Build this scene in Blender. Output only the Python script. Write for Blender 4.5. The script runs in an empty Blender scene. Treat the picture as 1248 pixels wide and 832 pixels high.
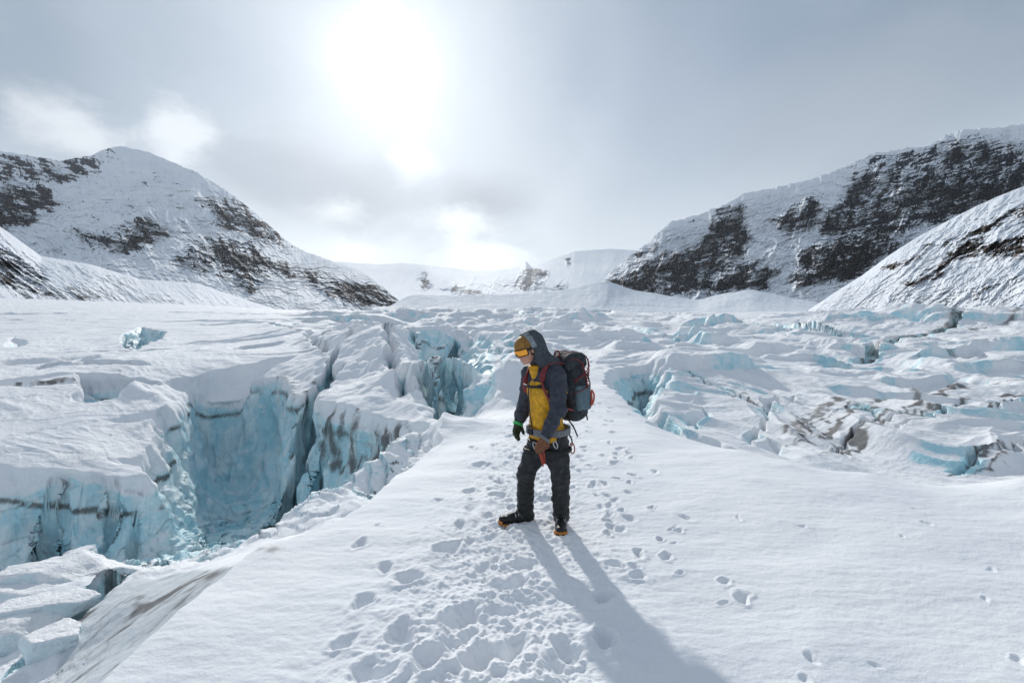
import bpy, bmesh, math, random
import numpy as np
from mathutils import Vector, Matrix

random.seed(7)
R = math.radians
scene = bpy.context.scene
COL = scene.collection

# ------------------------------------------------------------------ camera
FPX = 658.0            # focal length in photo pixels (1248 wide)
HC = 1.94              # eye height over the snow at the climber's feet
HORIZON = 384.0
PITCH = math.atan((416 - HORIZON) / FPX)
cam_d = bpy.data.cameras.new('camera'); cam_d.sensor_width = 36.0
cam_d.lens = 36.0 * FPX / 1248.0
cam_d.clip_start = 0.05; cam_d.clip_end = 60000
cam = bpy.data.objects.new('camera', cam_d); COL.objects.link(cam)
cam.location = (0, 0, HC); cam.rotation_euler = (R(90) - PITCH, 0, 0)
scene.camera = cam

SUN_AZ = R(-13.0)     # left of the view axis
SUN_EL = R(24.5)

def ray(px, py):
    a = (px - 624.0) / FPX; b = (416.0 - py) / FPX
    c, s = math.cos(PITCH), math.sin(PITCH)
    return a, c + b * s, -s + b * c      # world x, y, z (unnormalised)

def Q(px, py, Y):                        # the point at depth Y seen in that direction
    a, b, c = ray(px, py); k = Y / b
    return (a * k, Y, HC + c * k)

def P(px, py, z=0.0):                    # where that direction meets the level z
    a, b, c = ray(px, py); k = (z - HC) / c
    return (a * k, b * k, z)

# ------------------------------------------------------------------ noise
_rng = np.random.RandomState(11)
_perm = _rng.permutation(256).astype(np.int32); _perm = np.concatenate([_perm, _perm, _perm])
_g2 = _rng.uniform(0, 2 * np.pi, 256); _g2 = np.stack([np.cos(_g2), np.sin(_g2)], 1).astype(np.float32)
_g3 = _rng.normal(size=(256, 3)); _g3 = (_g3 / np.linalg.norm(_g3, axis=1)[:, None]).astype(np.float32)

def n2(x, y, seed=0):
    x = np.asarray(x, np.float32) + np.float32(seed * 17.31); y = np.asarray(y, np.float32) - np.float32(seed * 9.17)
    ix = np.floor(x); iy = np.floor(y); fx = x - ix; fy = y - iy
    ix = ix.astype(np.int32) & 255; iy = iy.astype(np.int32) & 255
    u = fx * fx * fx * (fx * (fx * 6 - 15) + 10); v = fy * fy * fy * (fy * (fy * 6 - 15) + 10)
    def g(a, b, dx, dy):
        h = _perm[_perm[ix + a] + iy + b]
        gg = _g2[h]
        return gg[..., 0] * dx + gg[..., 1] * dy
    n00 = g(0, 0, fx, fy); n10 = g(1, 0, fx - 1, fy); n01 = g(0, 1, fx, fy - 1); n11 = g(1, 1, fx - 1, fy - 1)
    a = n00 + u * (n10 - n00); b = n01 + u * (n11 - n01)
    return (a + v * (b - a)) * 1.5

def n3(x, y, z, seed=0):
    x = np.asarray(x, np.float32) + np.float32(seed * 17.31); y = np.asarray(y, np.float32) - np.float32(seed * 9.17)
    z = np.asarray(z, np.float32) + np.float32(seed * 5.03)
    ix = np.floor(x); iy = np.floor(y); iz = np.floor(z); fx = x - ix; fy = y - iy; fz = z - iz
    ix = ix.astype(np.int32) & 255; iy = iy.astype(np.int32) & 255; iz = iz.astype(np.int32) & 255
    f = lambda t: t * t * t * (t * (t * 6 - 15) + 10)
    u, v, w = f(fx), f(fy), f(fz)
    def g(a, b, c):
        gg = _g3[_perm[_perm[_perm[ix + a] + iy + b] + iz + c]]
        return gg[..., 0] * (fx - a) + gg[..., 1] * (fy - b) + gg[..., 2] * (fz - c)
    def lx(b, c):
        p = g(0, b, c); return p + u * (g(1, b, c) - p)
    def ly(c):
        p = lx(0, c); return p + v * (lx(1, c) - p)
    p = ly(0)
    return (p + w * (ly(1) - p)) * 1.5

def fbm2(x, y, o=4, seed=0, gain=.5):
    s = 0; a = 1.0; f = 1.0; t = 0
    for i in range(o):
        s = s + a * n2(x * f, y * f, seed + i * 3); t += a; a *= gain; f *= 2.03
    return s / t * 1.3

def fbm3(x, y, z, o=4, seed=0, gain=.5):
    s = 0; a = 1.0; f = 1.0; t = 0
    for i in range(o):
        s = s + a * n3(x * f, y * f, z * f, seed + i * 3); t += a; a *= gain; f *= 2.03
    return s / t * 1.3

def rid2(x, y, o=4, seed=0, gain=.5):
    s = 0; a = 1.0; f = 1.0; t = 0
    for i in range(o):
        n = 1 - np.abs(n2(x * f, y * f, seed + i * 3)) * 1.7
        s = s + a * n * n * np.sign(n); t += a; a *= gain; f *= 2.07
    return s / t

def sst(a, b, x):
    t = np.clip((x - a) / (b - a), 0, 1); return t * t * (3 - 2 * t)

# ------------------------------------------------------------------ plan-view distances
def seg_dist(x, y, pts, closed=False):
    """distance to a polyline and the parameter along it"""
    best = np.full(x.shape, 1e9, np.float32); par = np.zeros(x.shape, np.float32)
    n = len(pts); m = n if closed else n - 1
    for i in range(m):
        ax, ay = pts[i][0], pts[i][1]; bx, by = pts[(i + 1) % n][0], pts[(i + 1) % n][1]
        dx, dy = bx - ax, by - ay; L = dx * dx + dy * dy + 1e-9
        t = np.clip(((x - ax) * dx + (y - ay) * dy) / L, 0, 1)
        d = np.hypot(x - ax - t * dx, y - ay - t * dy)
        k = d < best
        best = np.where(k, d, best); par = np.where(k, i + t, par)
    return best, par

def poly_sd(x, y, pts):
    """signed distance, positive inside"""
    d, _ = seg_dist(x, y, pts, True)
    ins = np.zeros(x.shape, bool); n = len(pts); j = n - 1
    for i in range(n):
        xi, yi = pts[i][0], pts[i][1]; xj, yj = pts[j][0], pts[j][1]
        if yi != yj:
            c = ((yi > y) != (yj > y)) & (x < (xj - xi) * (y - yi) / (yj - yi) + xi)
            ins ^= c
        j = i
    return np.where(ins, d, -d)

# ------------------------------------------------------------------ mesh helpers
def mesh_np(name, V, F, mat=None, parent=None, smooth=True, attrs=None, loc=None):
    """V (n,3) float, F (m,4) or (m,3) int"""
    me = bpy.data.meshes.new(name)
    V = np.ascontiguousarray(V, np.float32); F = np.ascontiguousarray(F, np.int32)
    if loc is not None: V = V - np.array(loc, np.float32)
    k = F.shape[1]
    me.vertices.add(len(V)); me.vertices.foreach_set('co', V.ravel())
    me.loops.add(F.size); me.loops.foreach_set('vertex_index', F.ravel())
    me.polygons.add(len(F)); me.polygons.foreach_set('loop_start', np.arange(0, F.size, k, dtype=np.int32))
    me.polygons.foreach_set('loop_total', np.full(len(F), k, np.int32))
    me.update(calc_edges=True)
    me.polygons.foreach_set('use_smooth', np.full(len(F), smooth, bool))
    if attrs:
        for an, arr in attrs.items():
            a = me.color_attributes.new(an, 'FLOAT_COLOR', 'POINT')
            c = np.ones((len(V), 4), np.float32); c[:, :arr.shape[1]] = arr
            a.data.foreach_set('color', c.ravel())
    if mat: me.materials.append(mat)
    me.validate()
    o = bpy.data.objects.new(name, me); COL.objects.link(o)
    if parent is not None: o.parent = parent
    if loc is not None: o.location = loc
    return o

def grid_faces(nr, nc, wrap=False):
    i = np.arange(nr - 1)[:, None]; j = np.arange(nc if wrap else nc - 1)[None, :]
    j2 = (j + 1) % nc
    a = i * nc + j; b = i * nc + j2; c = (i + 1) * nc + j2; d = (i + 1) * nc + j
    return np.stack([a, b, c, d], -1).reshape(-1, 4)

def tag(o, label=None, cat=None, group=None, kind=None):
    if label: o['label'] = label
    if cat: o['category'] = cat
    if group: o['group'] = group
    if kind: o['kind'] = kind
    return o

def empty(name, loc=(0, 0, 0), parent=None):
    o = bpy.data.objects.new(name, None); COL.objects.link(o); o.location = loc
    if parent is not None: o.parent = parent
    return o

def surface_nets(f, lo, hi, h):
    """mesh of the zero level of f(x,y,z) (negative inside)"""
    lo = np.array(lo, float); hi = np.array(hi, float)
    n = np.ceil((hi - lo) / h).astype(int) + 1
    ax = [lo[i] + h * np.arange(n[i]) for i in range(3)]
    X, Y, Z = np.meshgrid(*ax, indexing='ij')
    D = f(X.astype(np.float32), Y.astype(np.float32), Z.astype(np.float32)).astype(np.float32)
    S = D < 0
    c = [n[0] - 1, n[1] - 1, n[2] - 1]
    acc = np.zeros((*c, 3), np.float32); cnt = np.zeros(c, np.float32)
    corners = [(i, j, k) for i in (0, 1) for j in (0, 1) for k in (0, 1)]
    def sub(A, o): return A[o[0]:o[0] + c[0], o[1]:o[1] + c[1], o[2]:o[2] + c[2]]
    for a in corners:
        for axis in range(3):
            if a[axis] == 1: continue
            b = list(a); b[axis] = 1
            sa, sb = sub(S, a), sub(S, b); m = sa != sb
            da, db = sub(D, a), sub(D, b)
            t = np.where(m, da / (da - db + 1e-12), 0)
            for q in range(3):
                acc[..., q] += np.where(m, a[q] + (t if q == axis else 0), 0)
            cnt += m
    act = cnt > 0
    idx = -np.ones(c, np.int64); idx[act] = np.arange(act.sum())
    ijk = np.stack(np.nonzero(act), 1)
    V = lo + h * (ijk + acc[act] / cnt[act][:, None])
    F = []
    for axis in range(3):
        o1, o2 = [(1, 2), (2, 0), (0, 1)][axis]
        sl = [slice(None)] * 3; sl2 = [slice(None)] * 3
        sl[axis] = slice(0, n[axis] - 1); sl2[axis] = slice(1, n[axis])
        m = S[tuple(sl)] != S[tuple(sl2)]
        e = np.stack(np.nonzero(m), 1)
        ok = (e[:, o1] > 0) & (e[:, o2] > 0) & (e[:, o1] < n[o1] - 1) & (e[:, o2] < n[o2] - 1)
        e = e[ok]
        if not len(e): continue
        inside_first = S[tuple(e.T)]
        q = []
        for d1, d2 in ((1, 1), (0, 1), (0, 0), (1, 0)):
            g = e.copy(); g[:, o1] -= d1; g[:, o2] -= d2
            q.append(idx[tuple(g.T)])
        q = np.stack(q, 1)
        q = np.where(inside_first[:, None], q, q[:, ::-1])
        F.append(q)
    return V, np.concatenate(F)

# ------------------------------------------------------------------ node helpers
class NT:
    def __init__(self, tree):
        self.t = tree; self.n = tree.nodes; self.l = tree.links
    def new(self, typ, **kw):
        nd = self.n.new(typ)
        for k, v in kw.items(): setattr(nd, k, v)
        return nd
    def put(self, sock, v):
        if v is None: return
        if hasattr(v, 'is_linked') or isinstance(v, bpy.types.NodeSocket): self.l.new(v, sock)
        else: sock.default_value = v
    def math(self, op, a, b=None, c=None, clamp=False):
        nd = self.new('ShaderNodeMath', operation=op); nd.use_clamp = clamp
        self.put(nd.inputs[0], a); self.put(nd.inputs[1], b)
        if c is not None: self.put(nd.inputs[2], c)
        return nd.outputs[0]
    def vmath(self, op, a, b=None):
        nd = self.new('ShaderNodeVectorMath', operation=op)
        self.put(nd.inputs[0], a); self.put(nd.inputs[1], b)
        return nd.outputs['Value'] if op in ('DOT_PRODUCT', 'LENGTH') else nd.outputs[0]
    def mix(self, fac, a, b, mode='MIX'):
        nd = self.new('ShaderNodeMix', data_type='RGBA', blend_type=mode)
        self.put(nd.inputs[0], fac); self.put(nd.inputs[6], a); self.put(nd.inputs[7], b)
        return nd.outputs[2]
    def noise(self, vec, scale, detail=4, rough=.5, dist=0.0):
        nd = self.new('ShaderNodeTexNoise')
        self.put(nd.inputs['Vector'], vec); nd.inputs['Scale'].default_value = scale
        nd.inputs['Detail'].default_value = detail; nd.inputs['Roughness'].default_value = rough
        nd.inputs['Distortion'].default_value = dist
        return nd.outputs[0]
    def ramp(self, x, a, b, lo=0.0, hi=1.0, smooth=True):
        nd = self.new('ShaderNodeMapRange'); nd.interpolation_type = 'SMOOTHSTEP' if smooth else 'LINEAR'
        self.put(nd.inputs[0], x)
        for i, v in zip((1, 2, 3, 4), (a, b, lo, hi)): nd.inputs[i].default_value = v
        return nd.outputs[0]
    def mapping(self, vec, scale=(1, 1, 1), rot=(0, 0, 0), loc=(0, 0, 0)):
        nd = self.new('ShaderNodeMapping'); self.put(nd.inputs[0], vec)
        nd.inputs['Scale'].default_value = scale; nd.inputs['Rotation'].default_value = rot; nd.inputs['Location'].default_value = loc
        return nd.outputs[0]

def rgb(r, g, b): return (r, g, b, 1.0)

def material(name):
    m = bpy.data.materials.new(name); m.use_nodes = True
    t = NT(m.node_tree); b = t.n['Principled BSDF']
    return m, t, b
# ------------------------------------------------------------------ the glacier surface before crevasses (control points: photo x, y and depth)
def z0(px, py): return (px, py, P(px, py, 0)[1])
TC = []
for px in (300, 480, 640, 800, 1000, 1250, 1500):
    for py in (1150, 900, 760): TC.append(z0(px, py))
TC += [z0(60, 1150), z0(-300, 1150), z0(100, 900), z0(-300, 900)]
TC += [z0(115, 832), z0(220, 740), z0(320, 665), z0(420, 630), z0(480, 590), z0(640, 650), z0(640, 570), z0(800, 640), z0(1000, 650), z0(1250, 660), z0(1250, 600),
       z0(560, 540), z0(600, 515), z0(660, 510), z0(700, 480), z0(735, 460), z0(750, 480), z0(790, 520), z0(900, 548), z0(960, 560), z0(1060, 575), z0(1248, 582), z0(1500, 600)]
TC += [(-300, 832, 3.6), (-300, 700, 7), (0, 700, 7)]
TC += [(0, 560, 13), (100, 572, 13), (175, 575, 13.2), (0, 510, 16), (100, 520, 15.5), (190, 515, 16.8), (0, 475, 18.5), (100, 480, 18.5), (-300, 560, 13), (-300, 470, 19),
       (160, 470, 19), (215, 478, 19.5)]
TC += [(-300, 440, 25), (0, 453, 22), (100, 447, 24), (220, 445, 22.5), (350, 447, 22.5), (100, 420, 38), (250, 415, 38), (0, 410, 42), (350, 408, 38), (-300, 400, 45),
       (0, 385, 80), (150, 385, 85), (300, 393, 60), (0, 366, 160), (200, 371, 180), (330, 377, 220), (400, 380, 300), (-300, 355, 160)]
TC += [(380, 485, 17), (430, 455, 21), (470, 503, 15.5), (550, 518, 12.5), (500, 485, 17), (420, 430, 27)]
TC += [(450, 400, 45), (550, 400, 45), (620, 402, 42), (500, 386, 180), (600, 386, 220), (740, 384, 300), (700, 420, 30)]
TC += [(740, 442, 21), (790, 442, 21), (830, 452, 19.5), (900, 453, 22), (1000, 455, 24), (1150, 470, 22), (1248, 478, 20), (1500, 490, 19), (800, 420, 32), (900, 420, 34),
       (1050, 440, 31), (1248, 430, 34), (1000, 405, 55), (1248, 400, 60), (850, 395, 80), (1100, 390, 110), (1248, 386, 130), (1000, 384, 250), (1500, 400, 50), (1500, 375, 130)]
TC += [(860, 487, 15.8), (900, 505, 14), (1000, 510, 14.3), (1100, 525, 13), (1248, 525, 13.5), (825, 520, 11.8), (870, 535, 11.3), (950, 560, 10.8), (1060, 582, 10.0), (1150, 588, 9.6), (1248, 590, 9.3), (1500, 605, 8.6), (950, 580, 9.0), (1060, 600, 8.3), (1248, 612, 7.9)]
TC += [(300, 383, 700), (500, 383, 700), (720, 383, 700), (1000, 380, 700), (440, 384, 950), (440, 383, 1300), (500, 383, 900), (700, 383, 900), (600, 383, 1500), (600, 380, 2600), (730, 380, 2400), (800, 380, 1500),
       (300, 380, 1500), (1200, 378, 1500), (300, 380, 3500), (1200, 380, 3500), (-300, 360, 1500), (1500, 360, 1500), (600, 381, 6000), (0, 380, 6000), (1200, 380, 6000)]
_pts = []
for px, py, Y in TC:
    x, y, z = Q(px, py, Y); r = math.hypot(x, y)
    _pts.append((math.atan2(x, y) * 2.2, math.log(r), (HC - z) / r))
_pts = np.array(_pts)
def _ker(d2): return np.sqrt(d2 + 0.02 ** 2)
_n = len(_pts)
_A = _ker((_pts[:, None, 0] - _pts[None, :, 0]) ** 2 + (_pts[:, None, 1] - _pts[None, :, 1]) ** 2)
_A = _A - np.eye(_n) * 0.012
_M = np.zeros((_n + 1, _n + 1)); _M[:_n, :_n] = _A; _M[:_n, _n] = 1; _M[_n, :_n] = 1
_w = np.linalg.solve(_M, np.concatenate([_pts[:, 2], [0]]))

def T(x, y):
    shp = np.shape(x); x = np.ravel(x); y = np.ravel(y)
    r = np.hypot(x, y) + 1e-6
    az = np.clip(np.arctan2(x, y), -1.05, 1.05) * 2.2; v = np.log(np.clip(r, 1.6, 6000))
    out = np.zeros(len(x), np.float64)
    for s in range(0, len(x), 200000):
        e = s + 200000
        d2 = (az[s:e, None] - _pts[None, :, 0]) ** 2 + (v[s:e, None] - _pts[None, :, 1]) ** 2
        out[s:e] = _ker(d2) @ _w[:_n] + _w[_n]
    z = HC - out * r
    k = sst(1.4, 2.4, r)
    z = z * k
    # behind the photographer the ridge just goes on
    back = sst(1.3, 1.9, np.abs(np.arctan2(x, y)))
    z = z * (1 - back) + back * (-0.002 * r)
    return z.reshape(shp)

def onT(px, py, guess=None):
    """first crossing of that direction with the uncut surface"""
    a, b, c = ray(px, py); Y = np.exp(np.linspace(math.log(2.2), math.log(3000), 1500))
    k = Y / b; X = a * k; Zr = HC + c * k
    d = Zr - T(X, Y)
    i = np.argmax(d < 0) if (d < 0).any() else len(Y) - 1
    return (float(X[i]), float(Y[i]), float(Zr[i]))

def line(pts): return [onT(*p) if len(p) == 2 else (Q(*p)) for p in pts]

# ------------------------------------------------------------------ the great pit on the left
PIT = [P(60, 900), P(115, 832), P(160, 792), P(200, 757), P(250, 712), P(300, 674), P(360, 652), P(420, 629), P(455, 604), P(480, 575), P(505, 556), P(540, 532)]
PIT += [Q(552, 519, 12.3), Q(520, 515, 13.4), Q(470, 507, 15.2), Q(425, 497, 16.3), Q(388, 489, 17), Q(372, 480, 18.3), Q(355, 452, 22.3), Q(300, 446, 22.8), Q(235, 447, 22), Q(212, 470, 19.6), Q(192, 500, 17.4),
        Q(186, 540, 15.2), Q(178, 578, 13.2), Q(140, 588, 12.9), Q(100, 582, 13), Q(55, 562, 13), Q(0, 562, 13), Q(-120, 562, 13), Q(-330, 575, 12.5), (-26, 7, 0), (-16, 1.0, 0), (-5, .5, 0), (-2.6, 1.5, 0)]
FC = [(290, 690, 4.6), (240, 722, 4.35), (170, 790, 3.7), (110, 850, 3.2), (60, 900, 3.0), (240, 695, 5.4), (150, 735, 5.0), (90, 800, 4.4), (20, 860, 3.9),
      (170, 700, 6.6), (110, 715, 6.4), (60, 760, 5.6), (0, 800, 5.2), (-80, 830, 5), (120, 690, 8.2), (50, 705, 8), (0, 740, 7.4), (-120, 760, 7.0), (260, 672, 7.5),
      (0, 716, 12), (60, 700, 12), (120, 690, 12.2), (180, 690, 11.6), (225, 668, 13.2), (250, 660, 15.5), (330, 650, 16), (385, 640, 14.5), (425, 640, 13), (330, 690, 9), (400, 650, 8.6), (460, 600, 9.5),
      (210, 690, 9), (-120, 720, 12), (-330, 730, 12), (500, 560, 11), (535, 530, 12)]
_fp = np.array([Q(*p) for p in FC])
_FA = np.hypot(_fp[:, None, 0] - _fp[None, :, 0], _fp[:, None, 1] - _fp[None, :, 1])
_FA = np.sqrt(_FA ** 2 + .2 ** 2)
_FM = np.zeros((len(_fp) + 1,) * 2); _FM[:-1, :-1] = _FA - np.eye(len(_fp)) * .1; _FM[:-1, -1] = 1; _FM[-1, :-1] = 1
_fw = np.linalg.solve(_FM, np.concatenate([_fp[:, 2], [0]]))
def FLOOR(x, y):
    d = np.sqrt((x[..., None] - _fp[:, 0]) ** 2 + (y[..., None] - _fp[:, 1]) ** 2 + .04)
    return d @ _fw[:-1] + _fw[-1]

# other crevasses: outline on the surface, depth, wall width
PITS = [
    # valley of blue walls behind the ridge
    (line([(505, 492, 15.5), (530, 507, 13.2), (565, 506, 12.6), (600, 498, 13), (632, 482, 14.5), (655, 455, 19), (650, 430, 26), (620, 412, 34), (570, 404, 40), (500, 406, 38), (470, 412, 34), (480, 430, 27), (500, 455, 21)]), 3.4, 5.5),
    # bowl and trench to the right of the ridge
    (line([(737, 470, 15.5), (752, 482, 13.7), (770, 500, 11.5), (792, 519, 10), (815, 526, 9.6), (818, 505, 12), (806, 480, 15), (822, 455, 19.3), (800, 446, 20.5), (760, 443, 21), (738, 452, 19)]), 2.6, 1.6),
    (line([(800, 521, 9.8), (850, 535, 9.0), (900, 547, 8.3), (960, 559, 7.6), (1060, 573, 7.0), (1250, 582, 6.75), (1500, 600, 6.5), (1500, 612, 8.2), (1248, 603, 8.6), (1060, 594, 9.0), (960, 575, 9.6), (900, 556, 10.3), (850, 540, 11.0), (818, 528, 11.6)]), .9, 1.2),
    (line([(838, 522, 11.6), (842, 503, 13.2), (856, 490, 15), (868, 500, 13.8), (862, 520, 12)]), .9, .9),
    (line([(900, 545, 10.6), (915, 530, 11.5), (938, 520, 12.4), (955, 528, 12), (945, 548, 11)]), .9, .9),
    # holes on the left plateau
    (line([(142, 424), (150, 409), (172, 399), (203, 407), (196, 415), (180, 420), (165, 428)]), 2.2, 1.8),
    (line([(92, 491), (95, 456), (150, 455), (198, 461), (172, 470), (150, 480), (135, 489)]), 1.5, .9),
    (line([(-60, 472), (0, 468), (60, 464), (96, 461), (92, 469), (40, 472), (-60, 479)]), .8, .5),
    (line([(0, 422), (15, 411), (35, 418), (20, 428)]), .6, 1.0),
]
# narrow cracks: polyline, half width, depth
CRACKS = [
    (line([(398, 452, 20.5), (385, 466, 19.3), (375, 480, 18.4), (362, 505, 17.3), (348, 560, 16.4), (335, 600, 15.8), (330, 650, 15)]), .50, 5.2),
    (line([(440, 432, 27), (415, 442, 24), (398, 452, 20.5)]), .22, 1.2),
    (line([(397, 495, 16.3), (388, 530, 16), (392, 600, 15.2), (402, 640, 14)]), .14, 1.2),
    (line([(62, 572, 12.8), (55, 640, 12.5), (30, 690, 12)]), .16, 1.3),
    (line([(130, 588, 12.8), (125, 640, 12.5), (95, 690, 12)]), .16, 1.1),
    (line([(165, 588, 12.8), (160, 640, 12.3), (150, 690, 12)]), .13, .9),
    (line([(210, 690, 8.3), (150, 700, 6.7), (118, 740, 5.9), (75, 790, 5.2), (30, 840, 4.7)]), .16, 1.0),
    (line([(150, 705, 6.8), (100, 722, 6.6), (80, 740, 6.3)]), .05, .3),
    (line([(552, 404, 40), (545, 425, 30), (556, 455, 22), (548, 500, 15)]), .35, 2.0),
    (line([(500, 405, 38), (520, 430, 28), (512, 455, 22), (530, 495, 16)]), .3, 1.6),
    (line([(840, 457, 19), (870, 470, 17.6), (900, 482, 16.5), (940, 497, 15)]), .05, .25),
    (line([(1248, 487, 18.5), (1160, 498, 16.8), (1120, 512, 15), (1060, 520, 14), (1010, 555, 11.5)]), .07, .35),
    (line([(1150, 512), (1100, 520), (1050, 500), (1010, 500)]), .06, .25),
    (line([(1248, 538), (1200, 550), (1150, 570)]), .12, .25),
    (line([(960, 480), (920, 520), (905, 540)]), .1, .5),
    (line([(1180, 398), (1140, 408), (1090, 425), (1050, 440)]), .4, 1.0),
    (line([(940, 432), (990, 440), (1050, 452)]), .3, .9),
    (line([(730, 400), (790, 405), (840, 418)]), .5, 1.2),
    (line([(350, 398), (400, 404), (440, 418), (470, 440), (482, 470), (500, 488)]), .3, 1.8),
    (line([(380, 393), (440, 400), (480, 412)]), .5, 1.4),
    (line([(330, 400), (370, 415), (400, 440)]), .2, .9),
]
# raised folds: polyline, half width, height
FOLDS = [
    (line([(330, 398), (385, 420), (420, 445)]), 1.8, .45),
    (line([(440, 412, 32), (455, 440, 25), (490, 480, 18)]), 1.5, .7),
    (line([(400, 400), (450, 425), (480, 450)]), 1.4, .5),
    (line([(600, 420, 30), (590, 450, 23), (570, 490, 16)]), 1.0, 1.3),
    (line([(640, 430, 26), (630, 460, 19), (610, 492, 14)]), .9, 1.2),
    (line([(575, 410, 36), (568, 440, 26), (560, 480, 17)]), .8, 1.0),
    (line([(525, 412, 34), (535, 440, 26), (530, 480, 18)]), .8, 1.0),
    (line([(150, 468, 19.5), (190, 475, 18.6), (205, 500, 17)]), .7, .35),
    (line([(505, 543, 9.6), (470, 560, 9.2), (430, 590, 8.6), (405, 625, 8.2)]), .8, .9),
    (line([(830, 452, 20), (900, 452, 22), (980, 458, 23)]), 1.2, .10),
    (line([(780, 470, 16.5), (812, 456, 19)]), .5, .25),
    (line([(1020, 372), (1100, 400), (1180, 392), (1248, 385)]), 9, 1.5),
    (line([(60, 750, 6), (20, 770, 5.7), (-30, 800, 5.4)]), .5, .25),
    (line([(130, 722, 6.6), (80, 700, 7.6)]), .5, .2),
]
SCARPS = [   # foot line of an ice step facing the viewer, height, how far it tapers back
    (line([(785, 449), (820, 453), (860, 453), (900, 456), (935, 454)]), .9, 3), (line([(1090, 446), (1150, 442), (1200, 437), (1300, 433)]), 1.0, 5),
    (line([(1160, 457), (1200, 455), (1290, 458)]), .8, 3), (line([(1055, 464), (1100, 470), (1150, 470), (1175, 465)]), .7, 2.5), (line([(925, 437), (990, 446), (1060, 457)]), .6, 4),
    (line([(845, 416), (880, 420), (910, 419)]), 1.4, 6), (line([(700, 413), (760, 418), (805, 419)]), .9, 5), (line([(955, 404), (1010, 412), (1065, 417)]), 1.2, 8),
    (line([(740, 432), (780, 430), (815, 434)]), .6, 3), (line([(830, 402), (900, 398), (960, 402)]), 1.6, 10), (line([(1000, 430), (1060, 437), (1100, 434)]), .7, 5), (line([(620, 397), (690, 398), (740, 402)]), 1.2, 8),
    (line([(360, 396), (420, 399), (480, 404)]), 1.0, 7), (line([(90, 442), (130, 446), (190, 445)]), .3, 2), (line([(35, 452), (90, 449), (100, 447)]), .25, 2), (line([(270, 430), (320, 425), (350, 422)]), .3, 3)]
_s2 = np.random.RandomState(4)
for i in range(46):
    r_ = math.exp(_s2.uniform(math.log(26), math.log(170))); a_ = _s2.uniform(-.42, .80)
    hx, hy = r_ * math.sin(a_), r_ * math.cos(a_); L_ = r_ * _s2.uniform(.05, .13); sl_ = _s2.uniform(-.35, .35) - (.25 if a_ > .4 else 0); cv = _s2.uniform(-.5, .5)
    SCARPS.append(([(hx + L_ * q_, hy + L_ * (sl_ * q_ + cv * (q_ * q_ - .5)) * 1.2, 0) for q_ in (-1, -.5, 0, .5, 1)], L_ * _s2.uniform(.04, .11), L_ * _s2.uniform(.5, 1.1)))
SLAB = [Q(300, 674, 4.45), Q(250, 712, 4.05), Q(200, 757, 3.5), Q(115, 850, 2.9), Q(50, 860, 3.6), Q(75, 800, 5.0), Q(125, 740, 5.7), Q(165, 700, 6.4), Q(220, 684, 6.0)]
SAGS = []
_sr = np.random.RandomState(21)
for i in range(80):
    r_ = math.exp(_sr.uniform(math.log(17), math.log(150))); a_ = _sr.uniform(-.85, .80)
    if a_ < -.3 and _sr.rand() < .45: continue
    hx, hy = r_ * math.sin(a_), r_ * math.cos(a_)
    if -4 < hx < 4 and hy < 24: continue
    L_ = _sr.uniform(.06, .16) * r_ * .8; SAGS.append((hx, hy, L_, L_ * _sr.uniform(.16, .4), _sr.uniform(-.5, .5) - a_, L_ * _sr.uniform(.10, .32)))
PITX = np.array([p[0] for p in PIT]); PITY = np.array([p[1] for p in PIT])

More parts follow.
